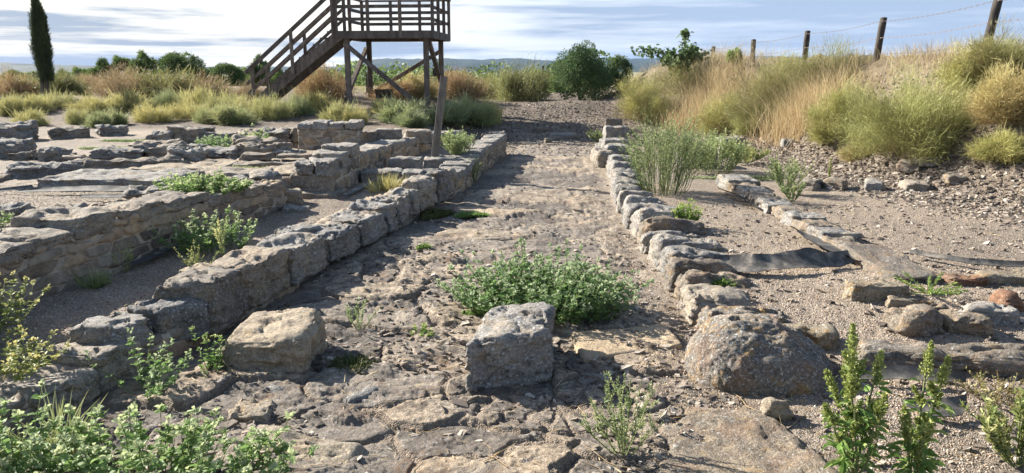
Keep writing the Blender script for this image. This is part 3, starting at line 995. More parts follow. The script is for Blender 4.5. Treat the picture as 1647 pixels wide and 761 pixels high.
V, F = boulder(1.41, 4.04, .38, .33, .335, 31)
hx, hy = 1.265, 4.0                                          # the small socket hole in its top
hd = np.hypot((V[:, 0] - hx) / .036, (V[:, 1] - hy) / .036)
V[:, 2] -= np.where(V[:, 2] > .15, .10 * (1 - sm(hd, .7, 1.15)), 0)
cb = A([1.42, 4.04, 0.0])
o = mk('boulder', V - cb, F, M['boulder_stone'], attrs={'tone': np.full(len(V), .5)})
o.location = cb
tag(o, 'big rounded boulder with orange and white lichen and a small hole in its top', 'boulder')

# worn slabs lying in and on the street
lone_stone('bedrock_slab', 'broad flat grey bedrock slab in front of the lichen boulder at the road end', 'stone slab',
           [(.55, 2.75, .012), (1.45, 2.70, .012), (1.32, 3.52, .022), (.88, 3.60, .022)], -.12, 'dark_stone', 41, r=.05, amp=.009, n=44, tone=.72)
lone_stone('worn_slab', 'hollowed blue-grey slab under the pale buff block', 'stone slab',
           [(-1.00, 3.42, .030), (-.70, 3.66, .045), (-1.00, 3.98, .03), (-1.55, 3.90, .03)], -.1, 'grey_stone', 42, r=.03, amp=.014, n=30, tone=.3, dome=-.03)
lone_stone('worn_slab', 'long buff slab with a rounded edge, low beside the leafy plants at the road end', 'stone slab',
           [(-1.42, 2.92, .03), (-.70, 2.90, .03), (-.66, 3.12, .035), (-1.22, 3.32, .04)], -.12, 'warm_stone', 43, r=.05, amp=.014, n=30, tone=.45)
lone_stone('worn_slab', 'small wedge of pale stone at the foot of the hollowed slab', 'stone slab',
           [(-1.40, 3.36, .05), (-1.20, 3.36, .045), (-1.22, 3.56, .05), (-1.42, 3.62, .055)], -.05, 'warm_stone', 44, r=.02, amp=.012, n=20, tone=.5)
lone_stone('worn_slab', 'smooth pale pink slab right of the middle block, half under the leafy bush', 'stone slab',
           [(.42, 4.14, .034), (1.06, 4.36, .05), (1.02, 4.76, .05), (.38, 4.58, .045)], -.1, 'warm_stone', 45, r=.025, amp=.006, n=30, tone=.9)
lone_stone('worn_slab', 'smooth oval slab alone in the middle of the paved road beyond the leafy bush', 'stone slab',
           [(-.42, 7.28, .04), (.02, 7.35, .04), (.02, 7.72, .04), (-.46, 7.70, .04)], -.08, 'warm_stone', 46, r=.05, amp=.008, n=24, tone=.45)

# ------------------------------------------------------------------ walls of the left terrace
w4 = thing('rubble_wall', 'shaded mortared rubble wall on the left with a leafy plant on its top', 'stone wall', (-3.2, 4.8, .15))
LINE4 = [(-3.62, 3.0), (-3.36, 3.9), (-3.21, 4.7), (-3.03, 5.4), (-2.90, 6.4), (-2.80, 7.1), (-2.52, 8.15)]
masonry('rubble_body', LINE4, .46, .08, [.40, .42, .44, .50, .47, .39, .36], 17, w4, .30, .088, .010, relief=.034)
CAP4 = [(3.2, 3.75, .40, .58), (3.77, 4.28, .42, .58), (4.30, 4.78, .40, .60), (4.80, 5.12, .46, .615), (5.14, 5.58, .44, .70), (5.62, 6.2, .46, .63), (6.22, 6.85, .44, .62), (6.9, 7.4, .42, .55), (7.42, 7.8, .40, .53), (7.82, 8.16, .44, .51)]
X4 = lin([(p[1], p[0]) for p in LINE4])
for k, (a, b, wd, z) in enumerate(CAP4):
    rg = np.random.default_rng(500 + k)
    q = [(float(X4(a)) + .035, a, z + rg.uniform(-.03, .03)), (float(X4(b)) + .035, b, z + rg.uniform(-.03, .03)), (float(X4(b)) - wd, b, z + rg.uniform(-.02, .02)), (float(X4(a)) - wd, a, z)]
    V, F = stone(q, z - (.11 if k != 4 else .18), 520 + k, spread=.012, r=.025, amp=.014, n=26)
    mk('capping_block', V, F, M['sandstone'], w4, {'tone': np.full(len(V), rg.uniform(.25, .6))})

w6 = thing('masonry_pier', 'squared masonry pier of tan blocks where the inner wall begins, on a stone footing', 'stone pier', (-2.35, 9.4, .2))
masonry('pier_body', [(-2.22, 8.98), (-2.14, 9.6), (-2.10, 10.25)], .44, .16, [.30, .32, .42], 23, w6, .22, .20, .014)
for k, (q, z, zb) in enumerate([
        ([(-2.185, 8.93), (-2.16, 9.42), (-2.60, 9.50), (-2.36, 8.93)], .62, .44), ([(-2.38, 8.94), (-2.60, 9.5), (-2.74, 9.5), (-2.62, 8.97)], .60, .45),
        ([(-2.15, 9.45), (-2.12, 9.85), (-2.56, 9.9), (-2.58, 9.52)], .66, .45), ([(-2.12, 9.88), (-2.08, 10.26), (-2.5, 10.3), (-2.54, 9.94)], .72, .55)]):
    V, F = stone(np.c_[A(q), np.full(4, z)], zb, 560 + k, r=.03, amp=.012, n=20, spread=.01)
    mk('capping_block', V, F, M['grey_stone'], w6, {'tone': np.full(len(V), .5 + .05 * k)})
V, F = stone(np.c_[A([(-2.22, 8.95), (-2.17, 9.05), (-2.70, 9.1), (-2.68, 8.98)]), np.full(4, .46)], .22, 571, r=.02, amp=.01, n=22, spread=.01)
mk('face_block', V, F, M['sandstone'], w6, {'tone': np.full(len(V), .55)})
V, F = stone(np.c_[A([(-2.08, 8.70), (-2.02, 9.2), (-2.85, 9.3), (-2.80, 8.75)]), np.full(4, .27)], .10, 572, r=.03, amp=.014, n=24)
mk('footing', V, F, M['sandstone'], w6, {'tone': np.full(len(V), .4)})

w7 = thing('inner_wall', 'low mortared inner wall running from the tan pier towards the leaning post', 'stone wall', (-1.9, 12.5, .2))
LINE7 = [(-2.16, 10.32), (-2.02, 11.4), (-1.90, 12.5), (-1.70, 13.9), (-1.45, 15.2), (-1.05, 16.1)]
masonry('rubble_body', LINE7, .46, .12, [.40, .38, .36, .34, .30, .20], 29, w7, .20, .22, .018)
X7 = lin([(p[1], p[0]) for p in LINE7])
y0, k = 10.34, 0
rg = np.random.default_rng(77)
while y0 < 15.8:
    y1 = y0 + rg.uniform(.35, .65)
    z = float(np.interp(y0, [10.3, 13, 15.2, 16], [.55, .52, .46, .36])) + rg.uniform(-.015, .02)
    q = [(float(X7(y0)) + .02, y0 + .01, z), (float(X7(y1)) + .02, y1 - .01, z), (float(X7(y1)) - rg.uniform(.36, .5), y1 - .01, z), (float(X7(y0)) - rg.uniform(.36, .5), y0 + .01, z)]
    V, F = stone(q, z - .12, 600 + k, r=.03, amp=.012, n=10)
    mk('capping_block', V, F, M['grey_stone'], w7, {'tone': np.full(len(V), rg.uniform(.4, .8))})
    y0, k = y1, k + 1


def slab(name, label, cat, cx, cy, lx, ly, zt, zb, mat, seed, ang=0.0, group=None, n=16, tilt=(0, 0), jit=.15, tone=.5, r=.03, amp=.014, strat=.6, **kw):
    return lone_stone(name, label, cat, rect(cx, cy, lx, ly, ang, zt, tilt, jit, seed), zb, mat, seed, group, tone, r=r, amp=amp, n=n, strat=strat, **kw)


# stone sills stepping across the strip between the inner wall and the kerb wall
slab('sill_slab', 'grey sill slab butting against the inner wall beside the tan pier', 'stone slab', -1.80, 10.25, .62, .34, .35, .1, 'grey_stone', 700, .05)
slab('sill_slab', 'grey sill slab against the big rounded kerb block, beside a dry grass tuft', 'stone slab', -1.28, 10.2, .46, .40, .345, .1, 'grey_stone', 701, .1)
slab('sill_slab', 'flat upper step slab behind the two sill slabs, left of the leaning post', 'stone slab', -1.58, 11.3, .48, .40, .40, .15, 'grey_stone', 702, .0)
slab('sill_slab', 'flat slab at the foot of the leaning wooden post', 'stone slab', -1.12, 11.6, .46, .42, .37, .15, 'grey_stone', 703, .1)
slab('ledge_stone', 'tan ledge stone lying between the rubble wall end and the tan pier', 'stone', -2.68, 8.45, .52, .22, .36, .15, 'warm_stone', 704, .05)
slab('ledge_stone', 'small flat grey stone on the gravel at the end of the rubble wall', 'stone', -2.36, 8.0, .28, .2, .25, .15, 'grey_stone', 705, .2)

# low remains on the terrace
TZ = .42
lows = [
    ('low_wall', 'thick slab wall stub behind the leafy-topped rubble wall, partly under the green plant', 'stone wall', [(-3.62, 7.5, .55, .40, .56), (-3.30, 8.0, .60, .36, .58), (-2.95, 8.45, .5, .36, .54)], .5),
    ('low_wall', 'broken row of small low stones on the gravel at the left edge', 'stone wall', [(-4.42, 6.50, .30, .22, .52), (-4.12, 6.52, .34, .22, .50), (-3.80, 6.46, .30, .20, .51), (-3.50, 6.40, .28, .22, .49)], -.05),
    ('low_wall', 'long low curb of two slabs curving across the left terrace', 'stone wall', [(-5.72, 9.45, 1.0, .34, .53), (-5.0, 9.95, 1.0, .34, .58), (-4.62, 10.6, .5, .40, .60)], .5),
    ('low_wall', 'low stub of piled slabs right of the bright green strips', 'stone wall', [(-5.75, 11.0, .6, .5, .58), (-5.25, 11.2, .6, .5, .62), (-5.0, 11.6, .5, .4, .60), (-5.5, 11.6, .6, .4, .63)], .1),
    ('low_wall', 'weathered wall stub of pitted slabs in front of the masonry corner', 'stone wall', [(-4.3, 11.2, .62, .5, .60), (-3.72, 11.15, .62, .5, .62), (-3.3, 11.05, .4, .45, .58), (-4.0, 11.7, .7, .4, .63)], -.05),
    ('low_wall', 'long low wall of flat slabs below the yellow tufts at the foot of the mound', 'stone wall', [(-6.25, 13.35, .5, .4, .66), (-5.78, 13.4, .52, .4, .69), (-5.25, 13.45, .6, .4, .64), (-4.8, 13.6, .4, .4, .60), (-5.9, 13.8, .8, .4, .69)], .05),
    ('low_wall', 'short sunlit wall stub left of the masonry corner', 'stone wall', [(-4.1, 12.95, .45, .5, .70), (-3.75, 13.2, .45, .5, .74)], .4),
    ('low_wall', 'line of dark boulders at the far left edge of the terrace', 'stone wall', [(-9.3, 13.9, .85, .6, .70), (-8.6, 14.5, .7, .55, .64), (-8.0, 15.0, .5, .4, .60), (-10.2, 13.6, .8, .7, .70)], .3),
    ('low_wall', 'low stones left of the bright green strips at the left edge', 'stone wall', [(-7.5, 11.2, .5, .5, .66), (-7.05, 10.95, .45, .4, .56), (-6.7, 10.8, .45, .35, .58), (-6.3, 10.75, .45, .35, .54)], -.05),
]
for wi, (nm, lb, ct, bl, ang) in enumerate(lows):
    t = thing(nm, lb, ct, (bl[0][0], bl[0][1], TZ))
    for k, (x, y, lx, ly, z) in enumerate(bl):
        V, F = stone(rect(x, y, lx, ly, ang + .25 * math.sin(k * 7.1 + wi), z - .015 + .03 * math.sin(k * 3.3 + wi), (.05 * math.sin(k + wi * 2), .05 * math.cos(k * 2.0)), .28, wi * 20 + k), TZ - .12, 720 + wi * 20 + k, r=.035, amp=.026, n=20, strat=1.2, spread=.02)
        mk('block', V, F, M[('grey_stone', 'sandstone')[k % 2]], t, {'tone': np.full(len(V), .3 + .12 * (k % 4))})
w8 = thing('masonry_corner', 'mortared masonry wall corner standing at the back of the terrace below the tower', 'stone wall', (-3.0, 12.3, TZ))
masonry('rubble_body', [(-3.52, 12.35), (-3.0, 12.28), (-2.52, 12.32)], .5, TZ - .06, [.40, .42, .38], 37, w8, .24, .13, .016)
for k in range(4):
    V, F = stone(rect(-3.38 + k * .25, 12.52, .25, .5, .0, .85 + .02 * (k % 2), (0, 0), .1, k), .74, 950 + k, r=.025, amp=.012, n=12)
    mk('capping_block', V, F, M['grey_stone'], w8, {'tone': np.full(len(V), .4 + .1 * k)})
slab('loose_block', 'pale squared block lying on the terrace right of the masonry corner', 'stone block', -2.18, 13.3, .44, .34, .68, .35, 'grey_stone', 960, .05, tone=.75)
slab('loose_block', 'dark block leaning by the masonry corner, left of the pale squared block', 'stone block', -2.55, 13.1, .42, .34, .66, .35, 'sandstone', 961, .1, tone=.3)
slab('loose_block', 'low tan block right of the pale squared block, near the mound', 'stone block', -1.72, 13.9, .5, .34, .62, .35, 'sandstone', 962, .1, tone=.6)
# flat worn bedrock on the terrace
slab('flat_slab', 'broad low slab with a thick shaded front edge above a black sheet', 'stone slab', -4.42, 8.42, 1.46, .85, .55, .3, 'grey_stone', 970, .0, n=34, tone=.55)
for k, (x, y, lx, ly, z, lb) in enumerate([
        (-3.55, 9.3, 1.0, .8, .47, 'flat pale bedrock slab level with the gravel behind the leafy-topped wall'),
        (-4.35, 9.9, 1.1, .8, .47, 'flat grey bedrock slab in the middle of the left terrace'),
        (-3.4, 10.3, 1.1, .8, .475, 'cracked bedrock slab in front of the pitted wall stub'),
        (-2.95, 9.6, .5, .8, .46, 'narrow flat bedrock slab beside the tan pier'),
        (-6.5, 8.6, 1.0, .5, .48, 'flat grey slab at the left edge of the terrace beside a black sheet edge')]):
    slab('flat_slab', lb, 'stone slab', x, y, lx, ly, z, .3, ('sandstone', 'warm_stone')[k % 2], 975 + k, .1 * k, n=26, jit=.25, tone=.55)
for k, (x, y, lx, ly, z, lb) in enumerate([(-3.55, 10.35, .42, .26, .53, 'small dark flat stone, lower of two stacked before the pitted wall stub'), (-3.55, 10.36, .36, .24, .565, 'small dark flat stone, upper of two stacked before the pitted wall stub'),
                                          (-3.02, 10.45, .5, .28, .55, 'thin dark flat stone right of the little stack before the pitted wall stub')]):
    slab('flat_stone', lb, 'flat stone', x, y, lx, ly, z, z - .045, 'dark_stone', 985 + k, .05, n=12, r=.01, amp=.008)

# ------------------------------------------------------------------ stones on the right
slab('flat_slab', 'thick ochre-edged slab lying flat beside the end of the edging row', 'stone slab', 2.57, 5.07, .40, .17, .235, .1, 'ochre_stone', 800, .03, n=22, jit=.05, r=.018, amp=.01)
slab('flat_slab', 'thin dark flake of stone on the gravel just before the ochre-edged slab', 'flat stone', 2.72, 4.86, .30, .09, .185, .1, 'dark_stone', 801, -.1, n=14, r=.015, amp=.01)
slab('long_slab', 'long dark rounded slab lying at the right edge of the foreground', 'stone slab', 2.48, 4.0, 1.0, .24, .165, .0, 'dark_stone', 802, -.13, n=34, jit=.06, r=.07, amp=.016)
slab('loose_stone', 'rounded brown stone behind the long dark slab, left of a pair', 'stone', 2.57, 4.52, .30, .24, .22, .05, 'dark_stone', 803, .2, n=20, r=.06, tone=.6)
slab('loose_stone', 'rounded brown stone behind the long dark slab, right of a pair', 'stone', 2.86, 4.50, .26, .20, .20, .05, 'dark_stone', 804, .0, n=20, r=.06, tone=.7)
slab('loose_stone', 'flat lichened stone at the right edge, behind the pair of brown stones', 'stone', 3.12, 4.68, .34, .2, .19, .05, 'grey_stone', 805, -.1, n=18, r=.03)
slab('loose_stone', 'small dark stone in shade, between the pair of brown stones and the ochre-edged slab', 'stone', 2.78, 4.70, .14, .09, .19, .08, 'dark_stone', 806, .3, n=12, r=.02)
slab('loose_stone', 'orange-red stone at the right edge of the picture', 'stone', 3.36, 4.86, .17, .15, .20, .05, 'red_stone', 807, .2, n=20, r=.05, dome=.02)
slab('flat_slab', 'reddish flat slab beyond the spiky green spurge on the right', 'stone slab', 3.42, 5.42, .28, .16, .19, .08, 'red_stone', 808, .0, n=16, tone=.3)
slab('flat_slab', 'long flat ochre slab at the right edge, beyond the spiky green spurge', 'stone slab', 3.95, 5.48, .75, .22, .19, .08, 'ochre_stone', 809, -.05, n=18)
slab('loose_stone', 'low flat stone tucked behind the lichen boulder', 'stone', 1.80, 4.36, .32, .18, .17, .0, 'ochre_stone', 810, -.3, n=18, r=.03)
slab('loose_stone', 'small pointed tan stone at the foot of the lichen boulder', 'stone', 1.32, 3.46, .13, .09, .10, -.02, 'warm_stone', 811, .2, n=14, r=.03, tone=.55)
slab('loose_stone', 'small pale pebble in the road joint left of the middle block', 'stone', -.50, 3.42, .045, .035, .025, -.01, 'grey_stone', 812, .6, n=10, r=.03, amp=.004)
slab('kerb_block', 'upright grey kerb block behind the feathery bush', 'stone block', 1.98, 14.6, .48, .42, .38, .0, 'grey_stone', 820, .1, n=14)
slab('kerb_block', 'flat grey kerb block, topmost of the little pile ending the kerb row', 'stone block', 2.28, 16.4, .5, .4, .50, .15, 'grey_stone', 821, .1, n=14)
slab('kerb_block', 'dark block standing behind the little pile at the far end of the kerb row', 'stone block', 2.35, 17.4, .40, .3, .60, .1, 'dark_stone', 822, .1, n=14)
slab('kerb_block', 'grey block nearest in the little pile ending the kerb row', 'stone block', 1.92, 13.9, .40, .42, .34, .0, 'grey_stone', 823, .1, n=14)
slab('kerb_block', 'rounded grey boulder leaning against the road side of the kerb row end', 'stone block', 1.62, 13.4, .34, .6, .30, -.02, 'sandstone', 824, .1, n=16, r=.1)
slab('kerb_block', 'dark grey boulder behind the feathery bush, left of the shady goosefoot clump', 'stone block', 3.05, 12.4, .55, .45, .42, .05, 'grey_stone', 825, .1, n=16, tone=.3)
slab('kerb_block', 'squared grey stone at the foot of the bank beyond the goosefoot clump', 'stone block', 4.1, 14.2, .34, .4, .45, .1, 'grey_stone', 826, .1, n=14)
for k, (px, py, wpx, hpx, lb) in enumerate([
        (800, 226, 26, 18, 'dark grey loose stone just past the end of the left kerb wall'), (783, 226, 18, 13, 'small grey loose stone beside the end of the left kerb wall'),
        (905, 222, 40, 9, 'long pale loose stone lying across the far end of the road'), (882, 230, 14, 9, 'small brown loose stone left of the long pale one at the road end'),
        (868, 212, 16, 9, 'small tan loose stone on the track up the mound'), (975, 243, 30, 16, 'grey loose boulder on the road beside the far kerb stones'), (1005, 213, 16, 8, 'small pale loose stone on the spoil near the bank'),
        (1468, 270, 50, 14, 'brown outcrop stone low on the bank under the big green bush'), (1500, 262, 46, 12, 'flat dark outcrop stone on the bank under the big green bush'), (1300, 303, 46, 18, 'grey stone, left end of the low line at the foot of the bank'),
        (1345, 303, 44, 18, 'brown stone in the middle of the low line at the foot of the bank'), (1405, 304, 46, 16, 'dark stone right of the middle in the low line at the foot of the bank'), (1470, 303, 50, 14, 'flat stone, right end of the low line at the foot of the bank'),
        (1535, 290, 40, 11, 'flat brown stone on the rubble slope near the right edge'), (1265, 236, 24, 14, 'dark stone on the slope beside the tall dry grass'), (1190, 234, 22, 16, 'squared stone behind the goosefoot clump')]):
    p = at(px, py)
    D = p[1]
    o = slab('loose_stone', lb, 'stone', p[0], p[1], wpx / F_PX * D, wpx / F_PX * D * .7, p[2] + hpx / F_PX * D * .85, p[2] - .06, ('sandstone', 'dark_stone', 'grey_stone')[k % 3], 840 + k, .1 * k, n=12, r=.04, jit=.2)


# ------------------------------------------------------------------ torn black ground sheets
def sheet_strip(label, line, width, seed, z0=None, lift=.012, curl=.05, name='ground_sheet'):
    L = A(line)
    seg = np.concatenate([[0], np.cumsum(np.linalg.norm(np.diff(L[:, :2], axis=0), axis=1))])
    n, k = max(12, int(seg[-1] / .02)), 12
    s = np.linspace(0, seg[-1], n)
    x, y = np.interp(s, seg, L[:, 0]), np.interp(s, seg, L[:, 1])
    tn = nrm(np.stack([np.gradient(x), np.gradient(y)], 1))
    nl = np.stack([-tn[:, 1], tn[:, 0]], 1)
    wv = np.interp(s, seg, A(width)) if hasattr(width, '__len__') else np.full(n, width)
    wv = wv * (1 + .25 * fbm2(s * 5, s * 0 + seed, 3, seed))
    t = np.linspace(-.5, .5, k)
    X = x[:, None] + nl[:, :1] * t * wv[:, None]
    Y = y[:, None] + nl[:, 1:] * t * wv[:, None]
    Z = Hmac(X.ravel(), Y.ravel()).reshape(X.shape) + lift + .03
    Z = Z + curl * (fbm2((X * 3).ravel(), (Y * 3).ravel(), 2, seed + 2).reshape(X.shape) * .3 + (t[None] + .5) ** 2 * .8)
    V = np.stack([X, Y, Z], -1).reshape(-1, 3)
    V2 = V - A([0, 0, .004])
    a, b = np.meshgrid(np.arange(n - 1), np.arange(k - 1), indexing='ij')
    q = np.stack([a * k + b, (a + 1) * k + b, (a + 1) * k + b + 1, a * k + b + 1], -1).reshape(-1, 4)
    F = np.concatenate([q, q[:, ::-1] + n * k])
    c = V[0].copy()
    o = mk(name, np.concatenate([V, V2]) - c, F, M['fabric'], attrs={'tone': np.full(2 * n * k, .5)})
    o.location = c
    return tag(o, label, 'ground sheet')


sheet_strip('torn black sheet edge lying across the right-hand gravel', [(1.60, 5.74), (1.9, 5.66), (2.25, 5.74), (2.78, 5.92)], [.12, .20, .20, .10], 3, curl=.11)
sheet_strip('pale folded strip of ground sheet running along the edging row', [(2.80, 5.90), (2.76, 6.5), (2.80, 7.15)], [.16, .28, .18], 4, curl=.07)
sheet_strip('thin curled sheet scrap at the far end of the edging row', [(2.78, 8.3), (2.80, 9.0), (2.72, 9.7)], [.10, .08, .06], 5, curl=.04)
sheet_strip('black sheet curling up in the hollow behind the tall pigweed', [(1.96, 3.44), (2.05, 3.38), (2.16, 3.38), (2.26, 3.44)], [.01, .08, .09, .01], 6, curl=.05)
sheet_strip('black sheet showing under the long dark slab', [(1.75, 3.80), (2.0, 3.74), (2.2, 3.72), (2.4, 3.68)], [.01, .08, .09, .01], 7, curl=.06)
sheet_strip('thin dark sheet edge poking from the gravel at the right edge', [(3.4, 6.2), (3.7, 5.85), (4.3, 5.75)], [.01, .05, .07], 8, curl=.04)
sheet_strip('black sheet edge in front of the broad low slab on the left terrace', [(-5.2, 7.72), (-4.5, 7.76), (-3.75, 7.82)], [.05, .12, .08], 9, curl=.04)
sheet_strip('black sheet edge crossing the gravel at the left side of the terrace', [(-5.9, 7.3), (-5.4, 7.55), (-5.15, 7.95)], [.06, .08, .05], 10, curl=.03)
sheet_strip('short black sheet scrap on the gravel below the broad low slab', [(-4.3, 7.35), (-3.9, 7.36), (-3.55, 7.38)], [.06, .08, .05], 11, curl=.03)
sheet_strip('black sheet edge along the foot of the tan pier', [(-1.98, 8.7), (-1.92, 9.3), (-1.85, 10.0)], [.05, .07, .05], 12, curl=.02)
sheet_strip('dark sheet edge along the foot of the shaded rubble wall', [(-2.92, 5.5), (-2.82, 6.2)], [.06, .06], 13, curl=.02)


# ------------------------------------------------------------------ timber: tower, posts, fence
def beam(p, q, w, h, up=(0, 0, 1)):
    """a squared timber from p to q, slightly eased arrises"""
    p, q = A(p), A(q)
    d = nrm(q - p)
    u = A(up)
    if abs(d @ u) > .95:
        u = A([0, 1, 0])
    s = nrm(np.cross(d, u))
    t = np.cross(s, d)
    e = .12
    prof = [(-1, -1 + e), (-1 + e, -1), (1 - e, -1), (1, -1 + e), (1, 1 - e), (1 - e, 1), (-1 + e, 1), (-1, 1 - e)]
    V = A([c + s * a * w / 2 + t * b * h / 2 for c in (p, q) for a, b in prof])
    F4 = [(i, (i + 1) % 8, 8 + (i + 1) % 8, 8 + i) for i in range(8)]
    F4 += [(0, 3, 2, 1), (0, 7, 4, 3), (7, 6, 5, 4), (8, 9, 10, 11), (8, 11, 12, 15), (15, 12, 13, 14)]
    return V, A(F4).astype(int)


def timber(name, mat, parent, beams, smooth=False):
    P = Parts()
    for b in beams:
        V, F = beam(*b)
        P.add(V, F)
    return P.build(name, mat, parent, smooth)


FL, FR, BR, BL = A([-4.42, 20.6]), A([-2.28, 20.4]), A([-2.08, 22.5]), A([-4.22, 22.7])
UX, UY = nrm(FR - FL), nrm(BL - FL)
ZP = 2.50                                                     # underside of the deck
tow = thing('lookout_tower', 'dark brown timber lookout tower with railed deck and steps on the grassy mound', 'lookout tower', (-3.3, 21.5, gz(-3.3, 21.5)))


def p3(xy, z):
    return (xy[0], xy[1], z)


for c in (FL, FR, BR, BL):
    timber('leg', M['wood'], tow, [(p3(c, gz(*c) - .2), p3(c, ZP), .14, .14)])
br = .11
timber('brace', M['wood'], tow, [(p3(FL - UY * .09, ZP - .15), p3(FR - UY * .09, gz(*FR) + .0), br, br)])
timber('brace', M['wood'], tow, [(p3(BL - UX * .09, ZP - .2), p3(FL - UX * .09, gz(*FL) + .25), br, br)])
timber('brace', M['wood'], tow, [(p3(FR + UX * .09, ZP - .1), p3(BR + UX * .09, gz(*BR) + .2), br, br)])
timber('brace', M['wood'], tow, [(p3(BR + UY * .09, ZP - .25), p3(BL + UY * .09, gz(*BL) + .1), br, br)])
o1, o2 = .22, .16
cFL, cFR, cBR, cBL = FL - UX * o1 - UY * o2, FR + UX * o1 - UY * o2, BR + UX * o1 + UY * o2, BL - UX * o1 + UY * o2
dk = timber('deck', M['wood'], tow, [(p3(cFL, ZP + .10), p3(cFR, ZP + .10), .06, .2), (p3(cBL, ZP + .10), p3(cBR, ZP + .10), .06, .2),
            (p3(cFR + UY * .04, ZP + .10), p3(cBR - UY * .04, ZP + .10), .06, .2), (p3(cFL + UY * .04, ZP + .10), p3(cBL - UY * .04, ZP + .10), .06, .2)]
            + [(p3(cFL + UY * (.13 + i * .158) + UX * .04, ZP + .18), p3(cFR + UY * (.13 + i * .158) - UX * .04, ZP + .18), .145, .035) for i in range(15)])
ZD = ZP + .2
post_pts = []
for a, b, n in ((cFL, cFR, 3), (cFR, cBR, 3), (cBR, cBL, 3), (cBL, cFL, 2)):
    for i in range(n):
        post_pts.append(a + (b - a) * i / n)
rail = thing('railing', None, None, (0, 0, 0))
rail.parent = tow
rail.location = A(rail['org']) - A(tow['org'])
for c in post_pts:
    timber('post', M['wood'], rail, [(p3(c, ZP + .02), p3(c, ZD + .94), .085, .085)])
for a, b, skip in ((cFL, cFR, 0), (cFR, cBR, 0), (cBR, cBL, 0), (cBL, cFL + (cBL - cFL) * .42, 0)):
    d = nrm(b - a)
    nn = A([-d[1], d[0]]) * .06
    timber('rail', M['wood'], rail, [(p3(a + nn, ZD + zz), p3(b + nn, ZD + zz), .035, .085) for zz in (.30, .62)])
    timber('handrail', M['wood'], rail, [(p3(a - d * .06, ZD + .955), p3(b + d * .06, ZD + .955), .12, .045)])
# the flight of steps going down to the left
st = thing('staircase', None, None, (0, 0, 0))
st.parent = tow
st.location = A(st['org']) - A(tow['org'])
sw = .88
top0 = cFL + UY * .0 - UX * .02
run = 2.42
foot_z = gz(*(top0 - UX * run)) + .02
for s_ in (0.02, sw):
    timber('stringer', M['wood'], st, [(p3(top0 + UY * s_ + UX * .12, ZD - .08), p3(top0 + UY * s_ - UX * run, foot_z + .02), .06, .26)])
NS = 12
for i in range(NS):
    f = (i + .5) / NS
    c = top0 - UX * (run * f)
    z = ZD - (ZD - foot_z) * f + .06
    timber('tread', M['wood'], st, [(p3(c - UY * .03, z), p3(c + UY * (sw + .05), z), .25, .04)])
for s_ in (-.05, sw + .06):
    for f in (.02, .5, .97):
        c = top0 - UX * (run * f) + UY * s_
        z = ZD - (ZD - foot_z) * f
        timber('post', M['wood'], st, [(p3(c, z - .12), p3(c, z + .98), .08, .08)])
    a, b = top0 + UY * s_, top0 + UY * s_ - UX * (run + .12)
    k = (ZD - foot_z) / run
    timber('handrail', M['wood'], st, [(p3(a, ZD + 1.0), p3(b, foot_z - .12 * k + 1.0), .06, .10)])
    timber('rail', M['wood'], st, [(p3(a + UY * .05, ZD + zz), p3(b + UY * .05, foot_z - .12 * k + zz), .035, .08) for zz in (.42, .70)])
bx = thing('info_board', 'small brown information board tilted on short legs under the lookout tower', 'sign', p3(FL + UX * 1.05 - UY * .3, gz(*(FL + UX * 1.05 - UY * .3))))
b0 = A(bx['org'])
timber('panel', M['sign'], bx, [(b0 + A([-.23, 0, .44]), b0 + A([.23, 0, .44]), .03, .26, (0, -.5, 1))])
for s_ in (-1, 1):
    timber('leg', M['wood'], bx, [(b0 + A([.17 * s_, .03, -.05]), b0 + A([.17 * s_, .03, .40]), .05, .05)])
bq = p3(BR - UY * .7, gz(*(BR - UY * .7)) + .78)
ub = tag(timber('junction_box', M['grey_wood'], None, [(A(bq) + A([0, -.1, 0]), A(bq) + A([0, -.1, .22]), .2, .1)]), 'small grey box fixed to the right-hand leg of the lookout tower', 'box')
pb = A([-1.22, 11.75, .36])
po = tag(timber('leaning_post', M['grey_wood'], None, [((0, 0, 0), (.17, .05, 1.24), .11, .09)]), 'grey squared wooden post leaning right beside the inner wall', 'wooden post')
po.location = pb

fence = thing('wire_fence', 'barbed wire fence on dark wooden posts along the crest of the right-hand bank', 'fence', (7.67, 12, 2))
FP = []
for k in range(6):
    D = 12 + 3 * k
    X = (700 + 890 / (1 + .25 * k) - CX) / F_PX * D * .977
    zt = [2.80, 2.68, 2.58, 2.50, 2.40, 2.32][k]
    FP.append((X, D, zt))
FP = [(8.0, 9.0, 2.98)] + FP
for k, (X, D, zt) in enumerate(FP):
    lean = [.02, .14, .09, .03, .0, .02, .0][k]
    V, F = [], []
    nseg = 12
    P = Parts()
    z0 = gz(X, D) - .3
    zs = np.linspace(z0, zt, 7)
    th = np.linspace(0, 2 * np.pi, nseg, endpoint=False)
    rad = .065
    ring = np.stack([np.cos(th), np.sin(th)], 1) * rad
    V = np.concatenate([np.c_[ring * (1 + .05 * math.sin(3 * j)) + A([X + lean * (z - zt) * .9, D]), np.full(nseg, z)] for j, z in enumerate(zs)] + [A([[X, D, zt + .01]])])
    F4 = [(j * nseg + i, j * nseg + (i + 1) % nseg, (j + 1) * nseg + (i + 1) % nseg, (j + 1) * nseg + i) for j in range(6) for i in range(nseg)]
    F3 = [(6 * nseg + i, 6 * nseg + (i + 1) % nseg, 7 * nseg) for i in range(nseg)]
    P.add(V, [A(F4).astype(int), A(F3).astype(int)])
    P.build('post', M['post'], fence)


